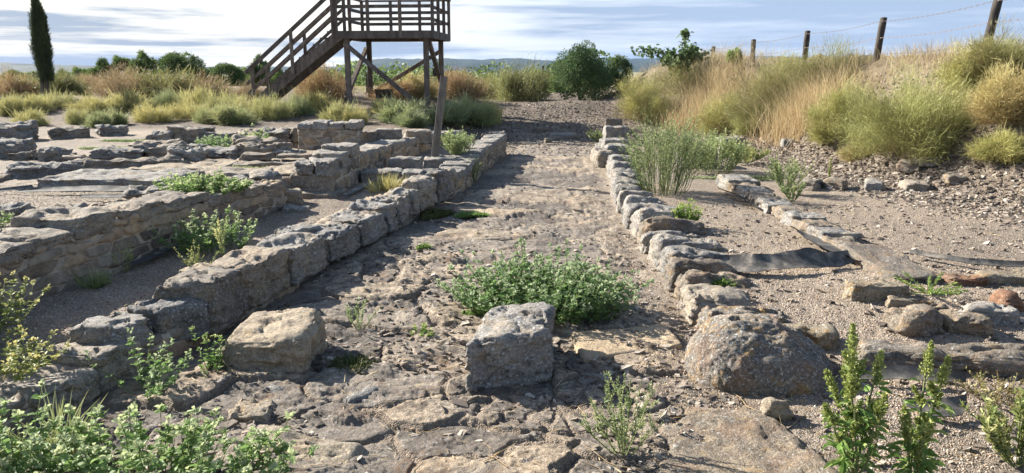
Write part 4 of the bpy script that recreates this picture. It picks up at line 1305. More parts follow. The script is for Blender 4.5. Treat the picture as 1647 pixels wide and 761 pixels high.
def tube(path, rad, k=4):
    path = A(path)
    n = len(path)
    d = nrm(np.gradient(path, axis=0))
    u = nrm(np.cross(d, A([.3, .2, 1.0]) + 0 * d))
    v = np.cross(d, u)
    rad = np.broadcast_to(A(rad), (n,))
    th = np.linspace(0, 2 * np.pi, k, endpoint=False)
    V = (path[:, None] + rad[:, None, None] * (np.cos(th)[None, :, None] * u[:, None] + np.sin(th)[None, :, None] * v[:, None])).reshape(-1, 3)
    a, b = np.meshgrid(np.arange(n - 1), np.arange(k), indexing='ij')
    q = np.stack([a * k + b, a * k + (b + 1) % k, (a + 1) * k + (b + 1) % k, (a + 1) * k + b], -1).reshape(-1, 4)
    return V, q


for dz in (-.07, -.38, -.68):
    P = Parts()
    for (a, b) in zip(FP[:-1], FP[1:]):
        t = np.linspace(0, 1, 9)
        path = A(a) + (A(b) - A(a)) * t[:, None]
        path[:, 2] += dz - .05 * 4 * t * (1 - t)
        path[:, 0] -= .06
        V, F = tube(path, .0035, 3)
        P.add(V, F)
        for s_ in np.arange(.03, 1, .045):                    # barbs
            c = A(a) + (A(b) - A(a)) * s_
            c[2] += dz - .05 * 4 * s_ * (1 - s_)
            c[0] -= .06
            for v in ((.5, .3, 1), (-.5, .6, -1)):
                e = nrm(A(v)) * .018
                V, F = tube([c - e, c + e], .0035, 3)
                P.add(V, F)
    P.build('wire', M['wire'], fence)

for k, (px, py, hpx, lb) in enumerate([(70, 157, 33, 'grey stake standing in front of the dark cypress'), (157, 142, 17, 'short dark stake in the rusty bushes right of the cypress'), (872, 158, 50, 'thin dark stake left of the round green bush'),
                                       (685, 150, 30, 'dark stake behind the lookout tower legs'), (591, 150, 30, 'dark stake behind the left legs of the lookout tower'), (772, 130, 16, 'small stake among the bushes right of the tower')]):
    p = at(px, py)
    h = hpx / F_PX * p[1]
    o = tag(timber('stake', M['grey_wood' if k == 0 else 'post'], None, [((0, 0, -.1), (.02, 0, h), .08, .08)]), lb, 'wooden stake')
    o.location = p


# ------------------------------------------------------------------ plants: many small blades and leaves
def rand_dirs(rg, n):
    return nrm(rg.normal(size=(n, 3)))


def blades(B, D, L, Wd, bend, rg):
    """tapered bent strips: B roots, D directions, L lengths, Wd half widths, bend tip offsets"""
    n = len(B)
    L, Wd = np.broadcast_to(A(L), (n,))[:, None], np.broadcast_to(A(Wd), (n,))[:, None]
    side = nrm(np.cross(D, rand_dirs(rg, n)))
    m = B + D * L * .55 + bend * .3
    t = B + D * L + bend
    V = np.stack([B - side * Wd, B + side * Wd, m - side * Wd * .8, m + side * Wd * .8, t], 1).reshape(-1, 3)
    k = np.arange(n)[:, None] * 5
    F = np.concatenate([k + A([[0, 1, 3]]).astype(int), k + A([[0, 3, 2]]).astype(int), k + A([[2, 3, 4]]).astype(int)])
    return V, F


def leaves(B, D, L, Wd, rg, droop=.18, fold=.12, up=None):
    """ovate leaves of six points, folded on the midrib and drooping at the tip"""
    n = len(B)
    L, Wd = np.broadcast_to(A(L), (n,))[:, None], np.broadcast_to(A(Wd), (n,))[:, None]
    u = nrm(A([0, 0, 1.0]) + .55 * rg.normal(size=(n, 3))) if up is None else up
    s = nrm(np.cross(D, u))
    nn = nrm(np.cross(s, D))
    pts = [B, B + D * L * .30 + s * Wd * .95 + nn * L * fold, B + D * L * .68 + s * Wd * .72 + nn * L * fold * .6, B + D * L - nn * L * droop,
           B + D * L * .68 - s * Wd * .72 + nn * L * fold * .6, B + D * L * .30 - s * Wd * .95 + nn * L * fold, B + D * L * .5]
    V = np.stack(pts, 1).reshape(-1, 3)
    k = np.arange(n)[:, None] * 7
    F = np.concatenate([k + A([[a, b, 6]]).astype(int) for a, b in ((0, 1), (1, 2), (2, 3), (3, 4), (4, 5), (5, 0))])
    return V, F


def rep(t, k):
    return np.repeat(t, k)


# --- twiggy dome shrubs (many fine upswept twigs in tufts)
def shrub_mesh(rx, ry, h, n, seed, tl=.22, tw=.0022, tufts=46, upness=.55, droop=.03, brown=.35):
    rg = np.random.default_rng(seed)
    # tuft heads spread over an uneven dome
    az_ = rg.uniform(0, 2 * np.pi, tufts)
    el = np.arccos(rg.uniform(.02, 1, tufts))
    lump = rg.uniform(.48, 1.12, tufts)
    head = np.stack([rx * np.sin(el) * np.cos(az_) * lump, ry * np.sin(el) * np.sin(az_) * lump, h * (.10 + .9 * np.cos(el)) * lump], 1)
    which = rg.integers(0, tufts, n)
    Hd = head[which]
    f = rg.uniform(.35, 1.0, n) ** .6
    spread = .24 * min(rx, ry)
    B = Hd * f[:, None] + rg.normal(size=(n, 3)) * spread * .55
    B[:, 2] = np.abs(B[:, 2]) * .92
    out = nrm(Hd / A([rx, ry, h]) + 1e-3)
    D = nrm(out * .9 + A([0, 0, upness]) + .45 * rg.normal(size=(n, 3)))
    B = B + (rg.normal(size=(tufts, 3)) * spread * .35)[which]
    B[:, 2] = np.abs(B[:, 2])
    L = tl * rg.uniform(.45, 1.2, n) * (.6 + .4 * min(h, 1.2)) * np.where(rg.uniform(0, 1, n) < .05, 1.9, 1.0)
    bend = np.stack([np.zeros(n), np.zeros(n), -droop * rg.uniform(0, 2, n)], 1) + .28 * tl * rg.normal(size=(n, 3))
    V, F = blades(B, D, L, tw * rg.uniform(.7, 1.4, n), bend, rg)
    tt = rg.uniform(0, 1, tufts)[which]
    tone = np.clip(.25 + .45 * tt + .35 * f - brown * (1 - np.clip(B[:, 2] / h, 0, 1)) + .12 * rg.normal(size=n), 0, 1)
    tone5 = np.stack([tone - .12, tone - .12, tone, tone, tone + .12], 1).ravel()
    return V, F, np.clip(tone5, 0, 1)


def shrub_stems(rx, ry, h, n, seed, rad=.006):
    rg = np.random.default_rng(seed)
    P = Parts()
    for i in range(n):
        a = rg.uniform(0, 2 * np.pi)
        e = rg.uniform(.1, .8)
        t = np.linspace(0, 1, 5)[:, None]
        end = A([rx * e * math.cos(a), ry * e * math.sin(a), h * rg.uniform(.45, .8)])
        path = t * end * A([1, 1, 1]) + (t * (1 - t)) * A([0, 0, h * .3]) + rg.normal(size=(5, 3)) * .015 * h
        V, F = tube(path, np.linspace(rad, rad * .4, 5), 3)
        P.add(V, F)
    return P


_shrubs = {}


def shrub(name, label, cat, loc, rx, ry, h, mat, seed, n=5000, group=None, key=None, stems=14, rotz=0.0, **kw):
    """own mesh, or a turned copy of an earlier one of the same kind (key)"""
    if key is not None and key in _shrubs:
        src, (sx, sy, sh) = _shrubs[key]
        o = copy_tree(src, loc, rotz, (rx / sx, ry / sy, h / sh), label, group)
        return o
    t = thing(name, label, cat, (0, 0, 0), group)
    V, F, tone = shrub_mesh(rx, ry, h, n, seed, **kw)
    mk('foliage', V, F, M[mat], t, {'tone': tone}, smooth=False)
    shrub_stems(rx * .9, ry * .9, h, stems, seed + 1).build('stems', M['dry_stem'], t)
    t.location = loc
    t.rotation_euler = (0, 0, rotz)
    if key is not None:
        _shrubs[key] = (t, (rx, ry, h))
    return t


def px_shrub(px, py, wpx, hpx, name, label, cat, mat, seed, sink=.05, **kw):
    p = at(px, py)
    D = p[1]
    return shrub(name, label, cat, (p[0], p[1], p[2] - sink), wpx / F_PX * D * .56, wpx / F_PX * D * .5, hpx / F_PX * D, mat, seed, **kw)


# right-hand bank
BK = 'bushes on the right-hand bank'
for k, (px, py, w, h, mat, n, lb) in enumerate([
        (1472, 246, 205, 150, 'saltwort', 15000, 'biggest yellow-green feathery bush, bulging from the right-hand bank below the fence'),
        (1348, 226, 88, 105, 'saltwort', 8000, 'tall green feathery bush between the dry grass and the biggest bush on the bank'),
        (1240, 198, 118, 128, 'olive_twig', 9000, 'high olive-brown bush left of the tall dry grass, reaching the fence line'),
        (1215, 214, 70, 52, 'saltwort', 5000, 'low green bush at the foot of the high olive-brown one'),
        (1340, 128, 110, 55, 'olive_twig', 6000, 'dark brown bush on the crest between two fence posts'),
        (1622, 196, 105, 95, 'tan_twig', 8000, 'tan and yellow bush at the right edge halfway up the bank'),
        (1612, 120, 110, 75, 'olive_twig', 7000, 'olive bush high on the bank at the right edge under the fence'),
        (1560, 140, 90, 70, 'saltwort', 5000, 'pale olive bush on the crest just left of the nearest fence post'),
        (1612, 252, 75, 48, 'saltwort', 4500, 'small low green bush alone on the rubble at the right edge'),
        (1378, 256, 46, 28, 'tan_twig', 2500, 'small yellow tuft on the rubble left of the biggest bush'),
        (1160, 212, 80, 66, 'saltwort', 5500, 'green bush behind the goosefoot clump at the foot of the bank'),
        (1032, 194, 72, 88, 'saltwort', 6000, 'yellow-green feathery bush at the far end of the bank beside the road'),
        (1064, 196, 62, 50, 'saltwort', 4500, 'low bright yellow-green bush right of the farthest one on the bank'),
        (1098, 150, 120, 62, 'olive_twig', 6000, 'olive bush on the far bank crest beneath the broad-leaved sapling'),
        (1270, 140, 60, 60, 'saltwort', 3500, 'narrow green bush among the dry grass on the crest')]):
    px_shrub(px, py, w, h, 'bush', lb, 'bush', mat, 1000 + k, n=int(n * 2.5), group=BK, tl=.14, tufts=85, tw=.0021, upness=.4)

# left mound: rusty bushes at the back, straw tufts in front
LM, LT = 'bushes along the left mound', 'grass tufts on the left mound'
rows = [
    (12, 155, 80, 45, 'rust_twig', 'rusty bush at the left picture edge on the mound'), (48, 152, 70, 38, 'olive_twig', 'olive-brown bush just left of the dark cypress'),
    (104, 152, 64, 42, 'olive_twig', 'brown bush just right of the dark cypress'), (140, 146, 60, 34, 'rust_twig', 'low rusty bush behind the short stake on the left mound'),
    (186, 150, 70, 44, 'rust_twig', 'rusty bush left of the tall tan bush on the mound'), (244, 138, 90, 38, 'tan_twig', 'tall tan bush standing highest on the left mound'),
    (214, 156, 90, 44, 'rust_twig', 'broad rust bush below the tall tan one'), (268, 156, 90, 46, 'olive_twig', 'olive bush below and right of the tall tan one'),
    (322, 155, 88, 40, 'rust_twig', 'pinkish rust bush in front of the round pines'), (376, 156, 76, 36, 'tan_twig', 'tan bush left of the foot of the tower steps'),
    (404, 158, 44, 32, 'rust_twig', 'small rusty bush at the foot of the tower steps'), (470, 160, 60, 36, 'tan_twig', 'tan bush under the tower steps'),
    (520, 158, 70, 58, 'rust_twig', 'greyish rust bush behind the tower steps'), (635, 158, 64, 34, 'rust_twig', 'rusty bush seen between the tower legs'),
    (668, 155, 50, 40, 'tan_twig', 'tan bush behind the right legs of the tower'), (738, 158, 74, 52, 'rust_twig', 'round rusty bush right of the tower'),
    (786, 158, 56, 36, 'olive_twig', 'olive bush midway between the tower and the round green bush'), (838, 162, 88, 60, 'olive_twig', 'broad brown bush just left of the round green bush')]
for k, (px, py, w, h, mat, lb) in enumerate(rows):
    px_shrub(px, py, w * 1.15, h * (.8 if px < 420 and px not in (244, 214, 268) else .92), 'bush', lb, 'bush', mat, 1100 + k, n=8000, group=LM, key=(mat, k % 2), rotz=k * 1.3, tl=.19, tufts=60, tw=.0045, brown=.2, upness=.35)
rows = [
    (22, 182, 56, 26, 'tuft', 'straw tuft at the left picture edge'), (60, 180, 46, 20, 'tuft', 'straw tuft in front of the dark cypress'), (90, 172, 60, 20, 'tuft', 'yellow tuft at the right foot of the dark cypress'),
    (128, 198, 34, 22, 'tuft', 'small bright tuft left of three above the terrace stones'), (158, 205, 30, 22, 'sage_tuft', 'small grey-green tuft, middle of three above the terrace stones'), (186, 200, 30, 22, 'sage_tuft', 'small green tuft, right of three above the terrace stones'),
    (160, 178, 70, 22, 'tuft', 'wide yellow tuft under the rusty bushes left'), (212, 176, 70, 22, 'tuft', 'wide yellow tuft below the broad rust bush'), (240, 196, 58, 24, 'tuft', 'orange-tinted tuft behind the long flat-slab wall'),
    (275, 172, 60, 22, 'sage_tuft', 'grey-green tuft below the olive bush'), (318, 176, 66, 26, 'tuft', 'pale yellow tuft below the pinkish rust bush'), (362, 180, 60, 26, 'tuft', 'pale yellow tuft right of the middle of the mound'),
    (402, 188, 60, 30, 'tuft', 'bright straw tuft nearest to the foot of the tower steps'), (372, 200, 56, 26, 'sage_tuft', 'green-grey tuft in front of the bright straw ones'), (440, 190, 56, 28, 'tuft', 'straw tuft under the tower steps'),
    (478, 184, 50, 26, 'sage_tuft', 'greenish tuft right of the tower steps'), (545, 196, 56, 24, 'tuft', 'orange straw tuft at the left tower leg'), (575, 198, 44, 22, 'tuft', 'yellow tuft above the masonry corner'),
    (510, 176, 54, 26, 'tuft', 'dry tuft in front of the left tower legs'), (645, 194, 66, 28, 'sage_tuft', 'grey-green tuft under the tower deck'), (662, 204, 40, 24, 'sage_tuft', 'small green tuft left of the leaning post'),
    (622, 180, 44, 20, 'tuft', 'small straw tuft beside the information board'), (720, 200, 56, 30, 'sage_tuft', 'sage tuft just right of the leaning post top'), (758, 200, 60, 36, 'sage_tuft', 'large sage tuft right of the tower'), (788, 196, 44, 32, 'tuft', 'yellow-green tuft nearest to the gravel heap'),
    (50, 202, 54, 20, 'tuft', 'low straw tuft above the dark boulders'), (300, 190, 60, 22, 'tuft', 'low straw tuft between the slab wall and the mound bushes'), (335, 198, 50, 22, 'sage_tuft', 'grey tuft in front of the low wall on the mound')]


def tuft_mesh(rx, h, n, seed, tw=.004):
    rg = np.random.default_rng(seed)
    k = 12
    c = rg.normal(size=(k, 2)) * rx * .42
    w = rg.integers(0, k, n)
    B = np.c_[c[w] + rg.normal(size=(n, 2)) * rx * .14, np.zeros(n)]
    D = nrm(np.c_[(B[:, :2] - c[w] * .2) / rx * .9 + .28 * rg.normal(size=(n, 2)), rg.uniform(.6, 1.2, n)])
    L = h * rg.uniform(.4, 1.05, n)
    V, F = blades(B, D, L, tw * rg.uniform(.6, 1.4, n), .12 * h * rg.normal(size=(n, 3)), rg)
    tone = np.clip(rg.uniform(.2, .8, k)[w] + .15 * rg.normal(size=n), 0, 1)
    return V, F, np.stack([tone - .2, tone - .2, tone, tone, tone + .15], 1).clip(0, 1).ravel()


_tufts = {}


def tuft(name, label, cat, loc, rx, h, mat, seed, n=1800, group=None, key=None, tw=.004, rotz=0):
    if key in _tufts:
        src, (sx, sh) = _tufts[key]
        o = src.copy()
        COL.objects.link(o)
        o.scale = (rx / sx, rx / sx, h / sh)
        o['label'] = label
    else:
        V, F, tone = tuft_mesh(rx, h, n, seed, tw)
        o = mk(name, V, F, M[mat], attrs={'tone': tone}, smooth=False)
        tag(o, label, cat, group)
        if key is not None:
            _tufts[key] = (o, (rx, h))
    if group:
        o['group'] = group
    o.location = loc
    o.rotation_euler = (0, 0, rotz)
    return o


for k, (px, py, w, h, mat, lb) in enumerate(rows):
    px_shrub(px, py, w * 1.05, h * 1.1, 'grass_tuft', lb, 'grass tuft', mat, 1200 + k, n=4500, group=LT, key=(mat, k % 3), rotz=k * 1.7, tl=.20, tufts=34, tw=.0036, upness=1.0, brown=.15)

# dry grass, uncountable
def grass_field(name, bases, h, mat, seed, tw=.003, lean=.32, heads=False):
    rg = np.random.default_rng(seed)
    n = len(bases)
    B = np.c_[bases, Hmac(bases[:, 0], bases[:, 1]) - .02]
    D = nrm(np.c_[lean * rg.normal(size=(n, 2)), np.ones(n)])
    L = h * rg.uniform(.45, 1.15, n)
    V, F = blades(B, D, L, tw * rg.uniform(.6, 1.3, n), np.c_[.12 * L[:, None] * rg.normal(size=(n, 2)) * 2.2, -.10 * L * rg.uniform(0, 2, n)], rg)
    cl = .5 + .5 * np.clip(fbm2(bases[:, 0] * 2.2, bases[:, 1] * 2.2, 3, seed), -1, 1)
    tone = np.clip(cl * .6 + rg.uniform(0, .5, n), 0, 1)
    o = mk(name, V, F, M[mat], attrs={'tone': np.stack([tone - .3, tone - .3, tone, tone, tone + .2], 1).clip(0, 1).ravel()}, smooth=False)
    return tag(o, kind='stuff')


rg = np.random.default_rng(9)


def clustered(n, ylo, yhi, tlo, thi, seed, thr=.0, fr=1.1):
    rg = np.random.default_rng(seed)
    y = rg.uniform(ylo, yhi, n * 3)
    x = X_FOOT(y) + 2.5 * rg.uniform(tlo, thi, n * 3)
    keep = fbm2(x * fr, y * fr, 3, seed) > thr
    return np.stack([x, y], 1)[keep][:n]


g = grass_field('dry_grass', clustered(2600, 9, 25, .6, 1.0, 21, .25), .48, 'straw', 31)
tag(g, 'dense standing dry straw grass on the slope of the right-hand bank', 'dry grass')
g = grass_field('dry_grass', clustered(5600, 8, 28, .8, 1.7, 22, -.15), .46, 'straw', 32, .0026)
tag(g, 'tall dry straw grass along the crest of the bank by the fence', 'dry grass')
# the thick stand that hangs down the bank left of the tall green bush, and the one beside the high olive bush
for k, (px, py, sx, sy, n, h, lb) in enumerate([(1290, 195, .32, .5, 2600, .95, 'tall dense golden dry grass hanging down the bank between two bushes'), (1140, 170, .55, .8, 3000, .95, 'golden dry grass at the far end of the bank beside the olive bush'),
                                          (1115, 200, .35, .5, 1400, .7, 'drooping dry grass behind the feathery bush')]):
    p = at(px, py)
    b = rg.normal(size=(n, 2)) * A([sx, sy]) + p[:2]
    tag(grass_field('dry_grass', b, h, 'straw', 40 + k, .0034, .22), lb, 'dry grass')
x = rg.uniform(-22, 4, 11000)
y = rg.uniform(18.5, 31, 11000)
keep = (fbm2(x * .5, y * .5, 3, 77) > -.05) & ~((x > -1.0) & (y < 25.5)) & (y > 18.8 + .06 * x)
g = grass_field('dry_grass', np.stack([x, y], 1)[keep], .30, 'tuft', 33, .005, .4)
tag(g, 'short dry grass covering the left mound', 'dry grass')


# ------------------------------------------------------------------ leafy plants near the camera
def leafy_plant(name, label, cat, loc, seed, mat, stem_mat='green_stem', n_stems=20, h=.4, spread=.25, L=.035, Wd=.013, per=9, group=None, top=True, flop=.35, rotz=0., base_r=.03, ell=(1, 1), tone_hi=.25):
    rg = np.random.default_rng(seed)
    t = thing(name, label, cat, (0, 0, 0), group)
    PS, LB, LD, LS, LT_ = Parts(), [], [], [], []
    for i in range(n_stems):
        a = rg.uniform(0, 2 * np.pi)
        e = math.sqrt(rg.uniform(0, 1))
        base = A([base_r * math.cos(a) * e * ell[0], base_r * math.sin(a) * e * ell[1], 0])
        hh = h * (1 - .45 * e * e) * rg.uniform(.7, 1.1)
        if rg.uniform() < .16:
            hh, e = hh * 1.28, e * 1.2
        end = A([spread * e * math.cos(a) * ell[0], spread * e * math.sin(a) * ell[1], hh])
        tt = np.linspace(0, 1, 7)[:, None]
        path = base + (end - base) * tt + np.c_[(end[:2] - base[:2])[None] * (tt ** 2 - tt) * flop * -1, np.zeros(7)] + np.cumsum(rg.normal(size=(7, 3)) * .008, 0) * h / .4
        V, F = tube(path, np.linspace(.0036, .0016, 7) * (h / .4) ** .4, 3)
        PS.add(V, F, rg.uniform(.3, .7))
        f = np.sort(rg.uniform(.22, 1, per))
        for q in f:
            b = A([np.interp(q, tt[:, 0], path[:, c]) for c in range(3)])
            phi = rg.uniform(0, 2 * np.pi)
            for s_ in (0, np.pi):
                LB.append(b)
                LD.append([math.cos(phi + s_), math.sin(phi + s_), rg.uniform(-.1, .75)])
                LS.append(rg.uniform(.55, 1.1) * (1.15 - .45 * q))
                LT_.append(rg.uniform(.15, .75))
        if top:
            for s_ in range(7):
                LB.append(path[-1] + rg.normal(size=3) * .006)
                LD.append([rg.normal() * .8, rg.normal() * .8, rg.uniform(.3, 1.2)])
                LS.append(rg.uniform(.35, .6))
                LT_.append(rg.uniform(.6, .8) + tone_hi)
    LB, LD, LS = A(LB), nrm(A(LD)), A(LS)
    V, F = leaves(LB, LD, L * LS, Wd * LS, rg)
    mk('leaves', V, F, M[mat], t, {'tone': rep(np.clip(A(LT_), 0, 1), 7)}, smooth=False)
    PS.build('stems', M[stem_mat], t)
    t.location = loc
    t.rotation_euler = (0, 0, rotz)
    return t


# the spreading leafy bush on the street behind the middle block
leafy_plant('leafy_bush', 'spreading bright green leafy bush with pale buds, on the paved road behind the middle block', 'bush', (.22, 5.08, 0), 61, 'silver_leaf', n_stems=370, h=.37, spread=.66, L=.046, Wd=.017, per=9, base_r=.42, ell=(1.0, .72), flop=.2)
# the leafy plants at the lower left, in front of the kerb wall's end
leafy_plant('leafy_bush', 'large grey-green leafy bush filling the lower left corner, its stems rising from the gravel', 'bush', (-1.50, 2.72, 0), 62, 'silver_leaf', n_stems=105, h=.35, spread=.52, L=.050, Wd=.019, per=8, base_r=.34, ell=(1.15, .55), flop=.2)
leafy_plant('leafy_bush', 'grey-green leafy bush at the very corner of the picture beside the larger one', 'bush', (-2.10, 2.72, .03), 63, 'silver_leaf', n_stems=50, h=.40, spread=.34, L=.050, Wd=.019, per=9, base_r=.22, ell=(1.2, .6), flop=.2)
leafy_plant('weed', 'yellowish leafy weed at the left edge above the kerb wall end, upper of two', 'weed', (-3.02, 4.05, .26), 64, 'pale_leaf', n_stems=40, h=.36, spread=.34, L=.042, Wd=.015, per=9, base_r=.14)
leafy_plant('weed', 'yellowish leafy weed at the left edge on the kerb wall end, lower of two', 'weed', (-2.62, 3.50, .20), 65, 'pale_leaf', n_stems=38, h=.20, spread=.36, L=.042, Wd=.015, per=8, base_r=.18)
leafy_plant('weed', 'pale straggling weed in front of the split slab of the kerb wall end', 'weed', (-1.98, 3.72, 0), 66, 'silver_leaf', n_stems=16, h=.30, spread=.30, L=.040, Wd=.014, per=9, base_r=.06)
leafy_plant('weed', 'fresh green weed between the pale buff block and the kerb wall', 'weed', (-1.70, 3.98, 0), 67, 'bright_leaf', n_stems=14, h=.24, spread=.16, L=.040, Wd=.014, per=9, base_r=.05)
leafy_plant('weed', 'shady leafy bush at the foot of the rubble wall', 'bush', (-2.55, 6.15, .18), 68, 'silver_leaf', n_stems=60, h=.34, spread=.36, L=.042, Wd=.015, per=9, base_r=.22)
leafy_plant('weed', 'leafy green plant growing over the top of the rubble wall', 'plant', (-3.02, 7.25, .52), 69, 'silver_leaf', n_stems=90, h=.17, spread=.42, L=.050, Wd=.019, per=8, base_r=.34, ell=(1.1, .7))
leafy_plant('weed', 'leafy green plant on the terrace gravel, left of the pitted wall stub', 'plant', (-4.75, 11.9, .42), 70, 'silver_leaf', n_stems=50, h=.26, spread=.36, L=.055, Wd=.02, per=7, base_r=.22)
leafy_plant('weed', 'leafy green plant behind the pitted wall stub', 'plant', (-4.25, 12.3, .42), 71, 'silver_leaf', n_stems=50, h=.30, spread=.34, L=.055, Wd=.02, per=7, base_r=.2)
leafy_plant('weed', 'small leafy weed at the left edge of the terrace gravel', 'weed', (-4.28, 6.05, .42), 72, 'silver_leaf', n_stems=24, h=.12, spread=.18, L=.036, Wd=.013, per=7, base_r=.08)
leafy_plant('weed', 'bright green bushy weed on the gravel behind the kerb row', 'weed', (1.78, 7.45, .13), 73, 'bright_leaf', n_stems=44, h=.26, spread=.15, L=.042, Wd=.016, per=9, base_r=.06)
leafy_plant('weed', 'tiny green weed on the road just left of the middle block', 'weed', (-.58, 4.55, 0), 74, 'bright_leaf', n_stems=10, h=.10, spread=.10, L=.034, Wd=.013, per=5, base_r=.04)
leafy_plant('weed', 'green sprig at the bottom edge between the large leafy bush and the road', 'weed', (-.98, 2.82, 0), 75, 'silver_leaf', n_stems=7, h=.17, spread=.10, L=.045, Wd=.016, per=7, base_r=.04)


# --- feathery upright sprays (goosefoot and saltwort weeds with tiny leaves)
def spray_plant(name, label, cat, loc, seed, mat, n_stems, h, spread, twig=.16, per=60, leafL=.018, leafW=.004, stem_mat='green_stem', group=None, up=.9, side=3, base=.08):
    rg = np.random.default_rng(seed)
    t = thing(name, label, cat, (0, 0, 0), group)
    PS, LB, LD, LS, TT = Parts(), [], [], [], []
    for i in range(n_stems):
        a = rg.uniform(0, 2 * np.pi)
        e = math.sqrt(rg.uniform(0, 1))
        hh = h * (1 - .35 * e) * rg.uniform(.75, 1.08)
        end = A([spread * e * math.cos(a), spread * e * math.sin(a), hh])
        tt = np.linspace(0, 1, 8)[:, None]
        b0_ = A([math.cos(a), math.sin(a), 0]) * spread * e * base
        path = b0_ + (end - b0_) * np.c_[tt ** .8, tt ** .8, tt] + np.cumsum(rg.normal(size=(8, 3)) * .006 * h, 0)
        paths = [(path, .0035 * (h / .5) ** .4)]
        for s_ in range(side):
            f = rg.uniform(.25, .85)
            b = A([np.interp(f, tt[:, 0], path[:, c]) for c in range(3)])
            d = nrm(A([math.cos(a) * .5 + rg.normal() * .5, math.sin(a) * .5 + rg.normal() * .5, up]))
            ln = twig * rg.uniform(.5, 1.2) * h / .5
            t2 = np.linspace(0, 1, 5)[:, None]
            paths.append((b + d * ln * t2 + np.c_[np.zeros((5, 2)), .15 * ln * t2[:, 0] ** 2], .002 * (h / .5) ** .4))
        tn_ = rg.uniform(.2, .8)
        for pth, rad in paths:
            V, F = tube(pth, np.linspace(rad, rad * .4, len(pth)), 3)
            PS.add(V, F, .5)
            m = int(per * (1 if len(pth) == 8 else .55))
            f = rg.uniform(.12, 1, m)
            q = np.linspace(0, 1, len(pth))
            LB.append(np.stack([np.interp(f, q, pth[:, c]) for c in range(3)], 1))
            LD.append(nrm(np.c_[rg.normal(size=(m, 2)), rg.uniform(.3, 1.6, m)]))
            LS.append(rg.uniform(.5, 1.2, m))
            TT.append(np.clip(tn_ + .2 * rg.normal(size=m) + .25 * (f - .5), 0, 1))
    LB, LD, LS, TT = np.concatenate(LB), np.concatenate(LD), np.concatenate(LS), np.concatenate(TT)
    V, F = blades(LB, LD, leafL * LS, leafW * LS, .15 * leafL * rg.normal(size=(len(LB), 3)), rg)
    mk('leaves', V, F, M[mat], t, {'tone': rep(TT, 5)}, smooth=False)
    PS.build('stems', M[stem_mat], t)
    t.location = loc
    return t


p = A([1.95, 9.6, .13])
spray_plant('feathery_bush', 'tall feathery grey-green bush growing behind the right kerb row', 'bush', p, 81, 'goosefoot', 95, 1.10, .52, twig=.15, per=46, leafL=.026, leafW=.0042, side=4, base=.55)
spray_plant('feathery_bush', 'darker leafy goosefoot clump at the foot of the bank behind the feathery bush', 'bush', (3.1, 11.6, .13), 82, 'goosefoot', 60, .70, .55, twig=.16, per=45, leafL=.035, leafW=.007, side=4, base=.6)
spray_plant('feathery_bush', 'low yellow-green weed clump right of the goosefoot clump', 'weed', (3.95, 12.6, .15), 83, 'pale_leaf', 40, .32, .5, twig=.12, per=45, leafL=.03, leafW=.006)
spray_plant('weed', 'green weed rising beyond the edging row stones', 'weed', (3.55, 9.55, .15), 84, 'goosefoot', 26, .52, .26, per=60, leafL=.022, leafW=.005)
spray_plant('weed', 'small green weed among the edging row stones, nearer of two', 'weed', (3.38, 8.85, .15), 85, 'goosefoot', 14, .28, .18, per=45, leafL=.022, leafW=.005)
spray_plant('weed', 'single tall slender yellow-green stalk beside the far edging stones', 'weed', (4.45, 10.4, .15), 86, 'pale_leaf', 2, .42, .02, per=160, leafL=.03, leafW=.006, side=0)
spray_plant('weed', 'wiry flowering weed growing from the road joint at the bottom centre', 'weed', (.50, 3.06, 0), 87, 'goosefoot', 16, .40, .26, twig=.16, per=55, leafL=.018, leafW=.0026, side=3)
spray_plant('weed', 'thin wiry weed in the shade of the kerb wall beyond the buff block', 'weed', (-1.02, 4.72, 0), 88, 'goosefoot', 7, .26, .14, per=38, leafL=.016, leafW=.0026)
spray_plant('weed', 'thin pale weed on the gravel between kerb wall and rubble wall', 'weed', (-2.36, 5.45, .2), 89, 'pale_leaf', 8, .24, .16, per=34, leafL=.018, leafW=.003)
spray_plant('weed', 'tall slender weed stalk before the shady bush at the rubble wall', 'weed', (-2.34, 5.85, .2), 90, 'goosefoot', 4, .42, .10, per=50, leafL=.022, leafW=.004)
spray_plant('weed', 'thin weed clinging to the foot of the shaded rubble wall', 'weed', (-2.92, 5.45, .2), 91, 'goosefoot', 6, .26, .08, per=30, leafL=.016, leafW=.002)
spray_plant('weed', 'sage weed clump at the foot of the leaning post', 'weed', (-.88, 12.1, .3), 92, 'goosefoot', 46, .48, .34, per=50, leafL=.03, leafW=.006)
spray_plant('weed', 'thin weed clinging to the road face of the far kerb wall', 'weed', (-.58, 11.4, 0), 93, 'goosefoot', 14, .42, .10, per=40, leafL=.02, leafW=.004)
spray_plant('weed', 'low green weed on the far road by the kerb stones', 'weed', (2.1, 17.8, .0), 94, 'goosefoot', 24, .34, .4, per=40, leafL=.03, leafW=.007)
spray_plant('weed', 'yellow-flowered weed cut by the right edge at the bottom', 'weed', (2.22, 2.98, .0), 95, 'pale_leaf', 22, .34, .20, per=45, leafL=.03, leafW=.006)
spray_plant('weed', 'tangled dark brush on the ground below the long dark slab', 'weed', (2.52, 3.55, .0), 96, 'olive_twig', 26, .18, .26, per=20, leafL=.02, leafW=.003, stem_mat='dry_stem')
